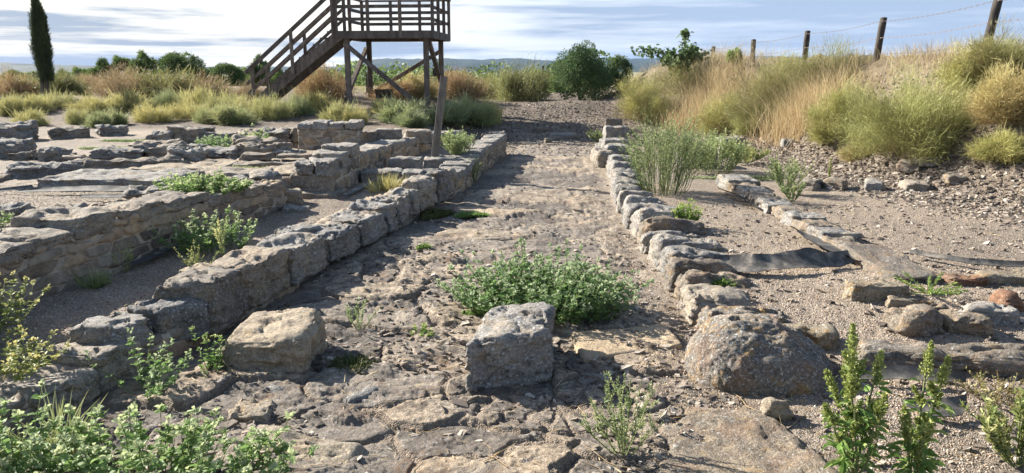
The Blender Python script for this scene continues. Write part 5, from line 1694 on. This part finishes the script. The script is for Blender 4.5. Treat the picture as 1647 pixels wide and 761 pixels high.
# prostrate mats
for k, (x, y, rx, ry, h, mat, n, lb) in enumerate([
        (-.92, 4.02, .15, .20, .05, 'moss', 2600, 'dark green mossy mat in the shade beside the pale buff block'), (-.92, 8.72, .26, .40, .07, 'moss', 2600, 'dark green mat in the shade of the rounded kerb block'),
        (-.48, 8.62, .26, .16, .05, 'bright_leaf', 2200, 'bright green mat in the sun on the road beyond the smooth oval slab'), (1.56, 5.36, .12, .08, .06, 'bright_leaf', 1200, 'small bright green mat on the gravel before the torn black sheet'),
        (-.20, 4.98, .20, .10, .05, 'bright_leaf', 900, 'loose green runners at the left side of the leafy bush'), (3.3, 10.9, .9, .25, .06, 'sage_tuft', 2500, 'low green mat at the far side of the right-hand gravel'),
        (-6.4, 12.3, .9, .12, .05, 'bright_leaf', 2600, 'bright green strip of low plants on the left terrace, nearer of two'), (-6.7, 13.6, 1.1, .12, .05, 'bright_leaf', 2600, 'bright green strip of low plants on the left terrace, farther of two'),
        (-3.6, 9.7, .6, .25, .03, 'sage_tuft', 1800, 'thin green film of plants on the bedrock of the terrace'), (-.85, 7.0, .07, .07, .06, 'bright_leaf', 400, 'tiny green sprout on the road in the shade of the kerb wall')]):
    rg = np.random.default_rng(1500 + k)
    a, e = rg.uniform(0, 2 * np.pi, n), np.sqrt(rg.uniform(0, 1, n))
    e = e * (.7 + .4 * np.sin(a * 3 + k) * .5)
    X, Y = x + rx * e * np.cos(a), y + ry * e * np.sin(a)
    B = np.stack([X, Y, Hmac(X, Y) + .005 + h * .5 * (1 - e) * rg.uniform(0, 1, n)], 1)
    D = nrm(np.c_[rg.normal(size=(n, 2)), rg.uniform(.1, .8, n)])
    V, F = blades(B, D, .05 * rg.uniform(.5, 1.2, n), .004 * rg.uniform(.7, 1.4, n), np.zeros((n, 3)), rg)
    c = A([x, y, gz(x, y)])
    o = mk('mat_plant', V - c, F, M[mat], attrs={'tone': rep(rg.uniform(.1, .9, n), 5)}, smooth=False)
    o.location = c
    tag(o, lb, 'ground plant')
# spiky spurge rosette
rg = np.random.default_rng(1600)
t = thing('spurge', 'spiky star-shaped green spurge on the gravel by the edging row end', 'plant', (0, 0, 0))
PS, LB, LD = Parts(), [], []
for i in range(13):
    a = rg.uniform(0, 2 * np.pi)
    ln = rg.uniform(.12, .26)
    tt = np.linspace(0, 1, 6)[:, None]
    path = A([math.cos(a) * ln, math.sin(a) * ln, rg.uniform(.03, .12)]) * tt
    V, F = tube(path, np.linspace(.004, .002, 6), 3)
    PS.add(V, F)
    m = 85
    f = rg.uniform(.1, 1, m)
    LB.append(path[-1] * f[:, None])
    LD.append(nrm(nrm(path[-1])[None] * .6 + rg.normal(size=(m, 3)) * .5))
LB, LD = np.concatenate(LB), np.concatenate(LD)
V, F = blades(LB, LD, .022, .003, np.zeros(LB.shape), rg)
mk('leaves', V, F, M['bright_leaf'], t, {'tone': rep(rg.uniform(.3, 1, len(LB)), 5)}, smooth=False)
PS.build('stems', M['green_stem'], t)
t.location = (2.98, 5.12, .14)
# dry grass tufts in the strip and on the edge
tuft('grass_tuft', 'dry yellow grass tuft on the gravel before the sill slabs', 'grass tuft', (-1.62, 9.35, .2), .22, .24, 'tuft', 1700, 600, tw=.003)
tuft('grass_tuft', 'green tuft at the foot of the shaded rubble wall', 'grass tuft', (-2.96, 5.08, .2), .09, .14, 'sage_tuft', 1701, 260, tw=.003)
tuft('grass_tuft', 'coarse yellow-green blades at the left edge of the lower corner', 'grass tuft', (-2.02, 3.02, .05), .12, .27, 'sage_tuft', 1702, 120, tw=.006)


# --- pigweed with dense flower spikes
def pigweed(label, loc, seed, stems, group=None):
    rg = np.random.default_rng(seed)
    t = thing('pigweed', label, 'weed', (0, 0, 0), group)
    PS = Parts()
    FB, FD, FL_, FT, LB, LD, LS, LT_ = [], [], [], [], [], [], [], []
    for (dx, dy, h, sp) in stems:
        tt = np.linspace(0, 1, 10)[:, None]
        path = A([dx, dy, h]) * np.c_[tt, tt, tt] + np.cumsum(rg.normal(size=(10, 3)) * .006, 0)
        V, F = tube(path, np.linspace(.007, .003, 10), 5)
        PS.add(V, F)
        q = tt[:, 0]
        # spikes: one at the top and side spikes below it
        spikes = [(path[-1] - (path[-1] - path[-3]) * .6, nrm(path[-1] - path[-4]), sp, .024)]
        for i in range(11):
            f = rg.uniform(.34, .94)
            b = A([np.interp(f, q, path[:, c]) for c in range(3)])
            a = rg.uniform(0, 2 * np.pi)
            spikes.append((b, nrm(A([math.cos(a) * .7, math.sin(a) * .7, 1.0])), sp * rg.uniform(.22, .5), .014))
        for b, d, ln, rad in spikes:
            m = int(2600 * ln * (rad / .02))
            f = rg.uniform(0, 1, m)
            lump = 1 + .45 * np.sin(f * ln * 220 + rg.uniform(0, 6))
            off = rand_dirs(rg, m) * (rad * (1 - f ** 2.2 * .8) * rg.uniform(.4, 1, m) * lump)[:, None]
            FB.append(b + d * (f * ln)[:, None] + off)
            FD.append(nrm(off * 20 + d * .5 + .3 * rg.normal(size=(m, 3))))
            FL_.append(np.full(m, .012))
            FT.append(np.clip(rg.uniform(.2, .9, m), 0, 1))
            V, F = tube(A([b, b + d * ln * .9]), [.003, .001], 3)
            PS.add(V, F)
        m = 26
        f = rg.uniform(.08, .85, m)
        a = rg.uniform(0, 2 * np.pi, m)
        LB.append(np.stack([np.interp(f, q, path[:, c]) for c in range(3)], 1))
        LD.append(nrm(np.c_[np.cos(a), np.sin(a), rg.uniform(-.35, .45, m)]))
        LS.append(rg.uniform(.5, 1.1, m) * (1.2 - .5 * f))
        LT_.append(rg.uniform(.15, .9, m))
    FB, FD, FL_, FT = (np.concatenate(z) for z in (FB, FD, FL_, FT))
    V, F = blades(FB, FD, FL_, .0035, .002 * rg.normal(size=(len(FB), 3)), rg)
    mk('flower_spikes', V, F, M['flower'], t, {'tone': rep(FT, 5)}, smooth=False)
    LB, LD, LS, LT_ = (np.concatenate(z) for z in (LB, LD, LS, LT_))
    V, F = leaves(LB + LD * .02, LD, .078 * LS, .015 * LS, rg, droop=.3)
    mk('leaves', V, F, M['bright_leaf'], t, {'tone': rep(LT_, 7)}, smooth=False)
    PS.build('stems', M['green_stem'], t)
    t.location = loc
    return t


pigweed('tall green pigweed with dense flower spikes at the lower right', (1.45, 2.86, 0), 97,
        [(.0, .10, .55, .19), (-.12, .05, .44, .10), (-.07, -.08, .50, .12), (.07, .06, .50, .12), (.05, -.06, .38, .10), (-.17, -.02, .34, .08)])
pigweed('shorter pigweed leaning right beside the tall one', (1.66, 2.82, 0), 98, [(.04, .08, .50, .14), (.12, .05, .46, .13), (-.05, .0, .36, .09), (.02, -.08, .30, .08)])


# ------------------------------------------------------------------ trees
def tree_tube(P, path, r0, r1, k=7):
    V, F = tube(path, np.linspace(r0, r1, len(path)), k)
    P.add(V, F)


def crown_points(rg, n, rx, ry, h, zc, clumps, core=.35):
    c = rand_dirs(rg, clumps) * (rg.uniform(.35, 1, clumps) ** .5)[:, None]
    sz = rg.uniform(.16, .36, clumps)
    w = rg.choice(clumps, n, p=sz ** 2 / (sz ** 2).sum())
    q = rand_dirs(rg, n) * (rg.uniform(.25, 1, n) ** .45)[:, None]
    p = c[w] * (1 - .25) + q * sz[w][:, None]
    return p * A([rx, ry, h]) + A([0, 0, zc]), w, q


def leaf_tree(name, label, cat, loc, rx, h, mat, seed, n, L=.05, Wd=.014, clumps=90, group=None, low=.05, shape='round', n_limbs=8, blade=False):
    rg = np.random.default_rng(seed)
    t = thing(name, label, cat, (0, 0, 0), group)
    zc, hz = h * (low + 1) / 2, h * (1 - low) / 2
    P_, w, q = crown_points(rg, n, rx, rx * .9, hz, zc, clumps)
    if shape == 'column':
        f = np.clip((P_[:, 2] / h), 0, 1)
        th_ = np.arctan2(P_[:, 1], P_[:, 0])
        P_[:, :2] *= (1 + .28 * fbm(np.stack([np.cos(th_) * 1.2, np.sin(th_) * 1.2, P_[:, 2] * 2.2], 1), 3, 5))[:, None]
        P_[:, 2] += h * .08 * np.clip(f - .75, 0, 1) * 4 * rg.uniform(0, 1, n) ** 3
        P_[:, :2] *= (.62 + .75 * np.sqrt(np.clip(1 - f, 0, 1)) * (f > .0))[:, None] * np.where(f < .08, .8, 1)[:, None]
    if shape == 'dome':
        f = np.clip((P_[:, 2] / h), 0, 1)
        P_[:, :2] *= (1.12 - .45 * f ** 2)[:, None]
    P_[:, 2] = np.maximum(P_[:, 2], .02)
    D = nrm(q + .6 * rg.normal(size=(n, 3)) + A([0, 0, .35 if shape != 'column' else 1.8]))
    tone = np.clip(rg.uniform(.2, .8, clumps)[w] + .18 * rg.normal(size=n), 0, 1)
    if blade:
        V, F = blades(P_, D, L * rg.uniform(.6, 1.3, n), Wd, .1 * L * rg.normal(size=(n, 3)), rg)
        mk('crown', V, F, M[mat], t, {'tone': rep(tone, 5)}, smooth=False)
    else:
        V, F = leaves(P_, D, L * rg.uniform(.6, 1.3, n), Wd * rg.uniform(.8, 1.2, n), rg)
        mk('crown', V, F, M[mat], t, {'tone': rep(tone, 7)}, smooth=False)
    P = Parts()
    if shape == 'column':
        tree_tube(P, A([[0, 0, -.1], [0, 0, h * .3], [.01, 0, h * .9]]), .07, .015)
    else:
        for i in range(n_limbs):
            a = 2 * np.pi * i / n_limbs + rg.uniform(-.3, .3)
            tt = np.linspace(0, 1, 6)[:, None]
            end = A([rx * .6 * math.cos(a), rx * .6 * math.sin(a), h * rg.uniform(.5, .85)])
            path = end * np.c_[tt ** 1.3, tt ** 1.3, tt] + rg.normal(size=(6, 3)) * .02 * h * tt
            path[0, 2] = -.1
            tree_tube(P, path, .03 * h / 2, .006 * h / 2)
    P.build('trunk', M['bark'], t)
    t.location = loc
    return t


p = at(78, 157)
leaf_tree('cypress', 'tall narrow dark cypress standing alone on the left mound', 'tree', p, .235, 157 / F_PX * p[1] * 1.05, 'cypress', 201, 26000, L=.11, Wd=.006, clumps=150, shape='column', blade=True, low=.0)
p = at(932, 166)
p = A([(932 - CX) / F_PX * 26.0, 26.0, gz((932 - CX) / F_PX * 26.0, 26.0)])
leaf_tree('round_bush', 'big round dark green bush at the end of the road', 'bush', p, 1.28, 2.12, 'bush_leaf', 202, 19000, L=.075, Wd=.015, clumps=52, shape='dome', low=-.12)
p = A([(992 - CX) / F_PX * 26.5, 26.5, gz(3.7, 26.5)])
leaf_tree('round_bush', 'smaller shady bush tucked between the big round bush and the bank', 'bush', p, .55, 1.25, 'bush_leaf', 203, 3500, L=.07, Wd=.018, clumps=40, shape='dome', low=-.1)
# broad-leaved sapling arching over the far bank
p = at(1092, 140)
rg = np.random.default_rng(204)
t = thing('sapling', 'broad-leaved sapling with arching branches above the far bank', 'tree', (0, 0, 0))
P, LB, LD, LT_ = Parts(), [], [], []
for i in range(12):
    a = rg.uniform(0, 2 * np.pi)
    tt = np.linspace(0, 1, 8)[:, None]
    rch = rg.uniform(.5, 1.5)
    end = A([math.cos(a) * rch, math.sin(a) * rch * .5, rg.uniform(1.0, 1.3) - .25 * rch])
    if i == 0:
        end = A([.12, 0, 1.5])
    path = end * np.c_[tt ** 1.5, tt ** 1.5, np.sin(tt * 1.75) / math.sin(1.75)] + rg.normal(size=(8, 3)) * .03 * tt
    V, F = tube(path, np.linspace(.018, .005, 8), 5)
    P.add(V, F)
    m = 85
    f = rg.uniform(.35, 1, m)
    LB.append(np.stack([np.interp(f, tt[:, 0], path[:, c]) for c in range(3)], 1) + .06 * rg.normal(size=(m, 3)))
    LD.append(nrm(rg.normal(size=(m, 3)) + A([0, 0, -.1])))
    LT_.append(rg.uniform(.1, .8, m))
LB, LD, LT_ = np.concatenate(LB), np.concatenate(LD), np.concatenate(LT_)
V, F = leaves(LB, LD, .13 * rg.uniform(.6, 1.2, len(LB)), .055, rg)
mk('crown', V, F, M['bush_leaf'], t, {'tone': rep(np.clip(LT_ + .15, 0, 1), 7)}, smooth=False)
P.build('trunk', M['bark'], t)
t.location = p
p = at(1182, 112)
leaf_tree('sapling', 'small bushy green shoot by the fence on the far bank', 'tree', p, .22, 30 / F_PX * p[1] * 1.2, 'bright_leaf', 205, 700, L=.08, Wd=.03, clumps=16)

# pines beyond the mound
PN = 'pines beyond the left mound'
_pine = {}
for k, (px, top, w, D, lb) in enumerate([
        (310, 80, 80, 52, 'broad round pine, the largest of the row beyond the mound'), (246, 81, 44, 54, 'upright pine left of the largest pine'), (214, 87, 44, 56, 'pine behind the tall tan bush'),
        (186, 95, 44, 55, 'rounded pine at the left end of the dense pine group'), (375, 97, 52, 55, 'round pine right of the largest pine'), (428, 87, 40, 58, 'pointed pine behind the handrail foot of the tower steps'),
        (148, 105, 40, 62, 'small pine midway between the cypress and the dense pine group'), (118, 113, 44, 66, 'low distant pine right of the cypress'), (34, 108, 40, 60, 'small round pine left of the cypress'),
        (8, 112, 40, 66, 'low pine at the left picture edge'), (402, 106, 44, 62, 'low pine left of the tower steps'), (460, 110, 40, 66, 'low pine behind the tower steps'), (345, 104, 40, 60, 'low pine filling the gap right of the largest pine'), (275, 100, 40, 58, 'low pine filling the gap left of the largest pine'), (62, 112, 56, 70, 'low broad pine directly behind the dark cypress'), (95, 114, 40, 72, 'low far pine peeping out right of the cypress trunk'), (166, 106, 44, 60, 'low pine at the left flank of the dense group'), (230, 100, 50, 57, 'wide pine behind the two upright ones in the dense group'), (488, 108, 44, 70, 'low pine behind the middle of the tower steps'), (520, 113, 50, 74, 'far low pine between the tower steps and the first leg'), (545, 116, 40, 76, 'far low pine beside the front left tower leg')]):
    X = (px - CX) / F_PX * D
    z0 = gz(X, D)
    h = EYE + (HORIZON - top) / F_PX * D - z0
    rx = w / F_PX * D / 2 * 1.3
    key = k % 4
    if key in _pine:
        src, (sx, sh) = _pine[key]
        copy_tree(src, (X, D, z0), k * 1.1, (rx / sx, rx / sx, h / sh), lb, PN)
    else:
        _pine[key] = (leaf_tree('pine_tree', lb, 'pine tree', (X, D, z0), rx, h, 'pine', 210 + k, 9000, L=.22, Wd=.022, clumps=30, group=PN, shape='dome', blade=True, low=.12), (rx, h))
# belts of trees down on the plain: one far mass
rg = np.random.default_rng(300)
n = 4600
Y = 88 + 900 * rg.uniform(0, 1, n) ** 1.5
X = rg.uniform(-.85, .12, n) * Y
keep = fbm2(X * .010, Y * .014, 3, 12) > .0
X, Y = X[keep], Y[keep]
n, m = len(X), 150
sz = rg.uniform(1.5, 3.3, n) * (1 + Y / 1400)
B = np.repeat(np.stack([X, Y, Hmac(X, Y)], 1), m, 0)
q = rand_dirs(rg, n * m)
s3 = np.repeat(sz, m)[:, None]
B = B + q * s3 * A([.9, .9, .75]) + A([0, 0, .7]) * s3
D = nrm(q + .7 * rg.normal(size=q.shape))
V, F = blades(B, D, s3[:, 0] * .13 * (1 + sm(B[:, 1], 120, 400)), s3[:, 0] * .05 * (1 + sm(B[:, 1], 120, 400)), np.zeros(q.shape), rg)
tag(mk('far_woodland', V, F, M['pine'], attrs={'tone': rep(np.repeat(rg.uniform(.2, 1, n), m), 5)}, smooth=False), 'belts of dark trees on the plain beyond the site', 'woodland', kind='stuff')
# a white house far left
hs_ = thing('farmhouse', 'tiny pale farm building among the distant trees at the far left', 'house', (-63, 105, gz(-63, 105)))
z = hs_['org'][2]
timber('wall', M['white'], hs_, [((-66, 105, z + 1.6), (-60, 105, z + 1.6), 5, 3.4)])
timber('roof', M['red_stone'], hs_, [((-66.3, 105, z + 3.5), (-59.7, 105, z + 3.5), 5.6, .5)])


# ------------------------------------------------------------------ loose material: gravel, rubble, litter
_oct = None


def pebbles(name, X, Y, S, flat, seed, mat, zoff=0.0, sub=True, extra=None):
    rg = np.random.default_rng(seed)
    n = len(X)
    phi = (1 + 5 ** .5) / 2
    if sub:
        base = nrm(A([(-1, phi, 0), (1, phi, 0), (-1, -phi, 0), (1, -phi, 0), (0, -1, phi), (0, 1, phi), (0, -1, -phi), (0, 1, -phi), (phi, 0, -1), (phi, 0, 1), (-phi, 0, -1), (-phi, 0, 1)]))
        fc = A([(0, 11, 5), (0, 5, 1), (0, 1, 7), (0, 7, 10), (0, 10, 11), (1, 5, 9), (5, 11, 4), (11, 10, 2), (10, 7, 6), (7, 1, 8), (3, 9, 4), (3, 4, 2), (3, 2, 6), (3, 6, 8), (3, 8, 9), (4, 9, 5), (2, 4, 11), (6, 2, 10), (8, 6, 7), (9, 8, 1)]).astype(int)
    else:
        base = A([(-1, -1, -1), (1, -1, -1), (1, 1, -1), (-1, 1, -1), (-1, -1, 1), (1, -1, 1), (1, 1, 1), (-1, 1, 1)]) * .7
        fc = A([(0, 2, 1), (0, 3, 2), (4, 5, 6), (4, 6, 7), (0, 1, 5), (0, 5, 4), (1, 2, 6), (1, 6, 5), (2, 3, 7), (2, 7, 6), (3, 0, 4), (3, 4, 7)]).astype(int)
    k = len(base)
    P = base[None] * (1 + .32 * rg.normal(size=(n, k, 1)).clip(-1.5, 1.5) * (1 if sub else .5) + (0 if sub else .28 * rg.normal(size=(n, k, 3))))
    P = P * np.stack([S * rg.uniform(.8, 1.3, n), S * rg.uniform(.7, 1.1, n), S * flat * rg.uniform(.7, 1.3, n)], 1)[:, None]
    a = rg.uniform(0, 2 * np.pi, n)
    c, s = np.cos(a)[:, None], np.sin(a)[:, None]
    tl = rg.normal(size=(n, 2)) * .25
    z = P[:, :, 2] + P[:, :, 0] * tl[:, :1] + P[:, :, 1] * tl[:, 1:]
    x, y = P[:, :, 0] * c - P[:, :, 1] * s, P[:, :, 0] * s + P[:, :, 1] * c
    Z = gh_at(X, Y) + zoff + S * flat * .35
    V = np.stack([x + X[:, None], y + Y[:, None], z + Z[:, None]], -1).reshape(-1, 3)
    F = (np.arange(n)[:, None, None] * k + fc[None]).reshape(-1, 3)
    return mk(name, V, F, M[mat], attrs={'tone': rep(rg.uniform(0, 1, n), k)}, smooth=sub)


def gh_at(X, Y):
    """height of the built ground mesh (with its relief) at points"""
    rq = np.hypot(X, Y)
    aq = np.arctan2(X, Y)
    fi = np.interp(rq, r, np.arange(NR))
    fj = np.interp(aq, az, np.arange(NA))
    i0, j0 = np.floor(fi).astype(int).clip(0, NR - 2), np.floor(fj).astype(int).clip(0, NA - 2)
    di, dj = fi - i0, fj - j0
    G_ = gz_all.reshape(NR, NA)
    return G_[i0, j0] * (1 - di) * (1 - dj) + G_[i0 + 1, j0] * di * (1 - dj) + G_[i0, j0 + 1] * (1 - di) * dj + G_[i0 + 1, j0 + 1] * di * dj


def pebble_mat():
    m, t, p, pos, out = new_mat('pebble')
    tone = attr(t, 'tone')
    c = ramp(t, tone, [(0.0, (0.12, 0.095, 0.08)), (0.25, (0.28, 0.205, 0.15)), (0.55, (0.40, 0.30, 0.215)), (0.85, (0.48, 0.39, 0.31)), (1.0, (0.60, 0.56, 0.50))])
    c = mixc(t, 1.0, c, ramp(t, noise(t, pos, 120, 4, 0.7), [(0.3, 0.75), (0.7, 1.2)]), 'MULTIPLY')
    t.links.new(c, p.inputs['Base Color'])
    return m


def shale_mat():
    m, t, p, pos, out = new_mat('shale_fragment')
    tone = attr(t, 'tone')
    c = ramp(t, tone, [(0.0, (0.085, 0.07, 0.058)), (0.4, (0.185, 0.15, 0.12)), (0.75, (0.28, 0.23, 0.18)), (1.0, (0.42, 0.375, 0.32))])
    c = mixc(t, 1.0, c, ramp(t, noise(t, pos, 60, 5, 0.7), [(0.3, 0.7), (0.7, 1.25)]), 'MULTIPLY')
    t.links.new(c, p.inputs['Base Color'])
    bump(t, p, noise(t, pos, 90, 4, 0.7), 0.6, 0.006)
    return m


M['pebble'], M['shale'] = pebble_mat(), shale_mat()
rg = np.random.default_rng(400)
n = 150000
a, d = rg.uniform(-.62, .62, n), 2.6 + 7.5 * rg.uniform(0, 1, n) ** 1.3
X, Y = d * np.sin(a), d * np.cos(a)
ongravel = ((X > X_W2(Y) + .3) | (X < X_W1(Y) - .45)) & (X < X_FOOT(Y)) & ~((np.abs(X - X_W4(Y) + .2) < .3))
edge = (X < X_W2(Y) + .0) & (X > X_W2(Y) - .45)
keep = (ongravel | (edge & (rg.uniform(0, 1, n) < .5)))
X, Y = X[keep][:70000], Y[keep][:70000]
o = pebbles('gravel', X, Y, .002 + .0045 * rg.uniform(0, 1, len(X)) ** 2, .75, 401, 'pebble')
tag(o, 'loose pink-tan gravel strewn over the ground beside the walls', 'gravel', kind='stuff')
# flat shale rubble on the foot of the bank
n = 34000
Y = 5.5 + 13.5 * rg.uniform(0, 1, n) ** 1.3
X = X_FOOT(Y) + 2.5 * rg.triangular(-.5, .12, .9, n)
o = pebbles('rubble', X, Y, rg.uniform(.008, .034, n) * rg.uniform(.4, 1.25, n), .38, 402, 'shale', sub=False)
tag(o, 'flat brown stone rubble covering the foot of the right-hand bank', 'rubble', kind='stuff')
# chips and broken bits on the road
n = 9000
a, d = rg.uniform(-.5, .5, n), 2.7 + 9 * rg.uniform(0, 1, n) ** 1.5
X, Y = d * np.sin(a), d * np.cos(a)
keep = (X > X_W1(Y) + .05) & (X < X_W2(Y) - .02) & (fbm2(X * 1.6, Y * 1.6, 3, 66) > -.1)
X, Y = X[keep], Y[keep]
o = pebbles('stone_chips', X, Y, rg.uniform(.006, .020, len(X)) * rg.uniform(.5, 1.5, len(X)), .5, 403, 'shale', sub=False)
tag(o, 'small stone chips and broken flakes lying on the paved road', 'stone chips', kind='stuff')
n = 2000
X, Y = rg.uniform(1.2, 5.2, n), 2.7 + 6 * rg.uniform(0, 1, n) ** 1.7
o = pebbles('stone_chips', X, Y, rg.uniform(.008, .028, n), .45, 404, 'shale', sub=False)
tag(o, 'small stone chips scattered on the ground around the stones at the lower right', 'stone chips', kind='stuff')
# coarse gravel of the spoil heap at the road's end
n = 11000
X, Y = rg.uniform(-2.2, 3.6, n), rg.triangular(14.2, 21.5, 25.5, n)
o = pebbles('rubble', X, Y, rg.uniform(.008, .028, n) * rg.uniform(.4, 1.3, n), .55, 406, 'shale', sub=False)
tag(o, 'coarse grey gravel of the low heap closing the far end of the road', 'rubble', kind='stuff')
# bigger broken pieces bedded in the worn foreground of the road
n = 1500
X, Y = rg.uniform(-1.9, 1.3, n), 2.75 + 4.2 * rg.uniform(0, 1, n) ** 1.5
keep = (X > X_W1(Y) + .08) & (X < X_W2(Y) - .02) & (fbm2(X * 1.1 + 3, Y * 1.1, 3, 67) > .02)
X, Y = X[keep], Y[keep]
o = pebbles('broken_stone', X, Y, rg.uniform(.010, .034, len(X)) * rg.uniform(.4, 1.1, len(X)), .36, 405, 'shale', zoff=-.004, sub=False)
tag(o, 'broken flat pieces of stone bedded in the worn foreground of the road', 'broken stone', kind='stuff')
# straw litter: dry stalk bits
n = 5000
a, d = rg.uniform(-.6, .6, n), 2.7 + 8 * rg.uniform(0, 1, n) ** 1.4
X, Y = d * np.sin(a), d * np.cos(a)
keep = (np.abs(X - X_W2(Y) + .15) < .3) | (rg.uniform(0, 1, n) < .25) | ((X > 1.2) & (Y < 3.9))
X, Y = X[keep], Y[keep]
B = np.stack([X, Y, gh_at(X, Y) + .008], 1)
D = nrm(np.c_[rg.normal(size=(len(X), 2)), .12 * rg.normal(size=len(X))])
V, F = blades(B, D, rg.uniform(.02, .075, len(X)), .0022, np.zeros((len(X), 3)), rg)
o = mk('straw_litter', V, F, M['straw'], attrs={'tone': rep(rg.uniform(.0, 1, len(X)), 5)}, smooth=False)
tag(o, 'bits of dry straw littering the road edge and gravel', 'straw litter', kind='stuff')

# dead twigs lying about
rg = np.random.default_rng(410)
P = Parts()
for i in range(170):
    a, d = rg.uniform(-.6, .6), 2.8 + 9 * rg.uniform() ** 1.5
    x, y = d * math.sin(a), d * math.cos(a)
    if X_FOOT(y) + 1 < x or (X_W1(y) - .6 < x < X_W1(y) + .05):
        continue
    ln, th = rg.uniform(.06, .30), rg.uniform(0, np.pi)
    t_ = np.linspace(-.5, .5, 5)
    px_, py_ = x + ln * t_ * math.cos(th) + rg.normal(size=5) * .012 * ln / .2, y + ln * t_ * math.sin(th) + rg.normal(size=5) * .012 * ln / .2
    V, F = tube(np.stack([px_, py_, gh_at(px_, py_) + .006], 1), np.linspace(.0028, .0012, 5), 3)
    P.add(V, F, .5)
tag(P.build('dead_twigs', M['dry_stem']), 'dead twigs and dry stalks scattered over the road and gravel', 'dead twigs', kind='stuff')

# ------------------------------------------------------------------ air: pale haze over the plain
hz = Parts()
x0, x1, y0, y1, z0, z1 = -6500, 6500, -300, 6500, -16, 110
hv = A([(x0, y0, z0), (x1, y0, z0), (x1, y1, z0), (x0, y1, z0), (x0, y0, z1), (x1, y0, z1), (x1, y1, z1), (x0, y1, z1)])
hm = bpy.data.materials.new('haze')
hm.use_nodes = True
ht = hm.node_tree
ht.nodes.clear()
ho = N(ht, 'ShaderNodeOutputMaterial')
vp = N(ht, 'ShaderNodeVolumePrincipled')
vp.inputs['Color'].default_value = (.34, .58, 1.0, 1)
vp.inputs['Density'].default_value = 0.000045
vp.inputs['Anisotropy'].default_value = 0.0
ht.links.new(vp.outputs[0], ho.inputs['Volume'])
ho_ = mk('haze', hv, A([(0, 3, 2, 1), (4, 5, 6, 7), (0, 1, 5, 4), (1, 2, 6, 5), (2, 3, 7, 6), (3, 0, 4, 7)]).astype(int), hm, smooth=False)
tag(ho_, kind='stuff')
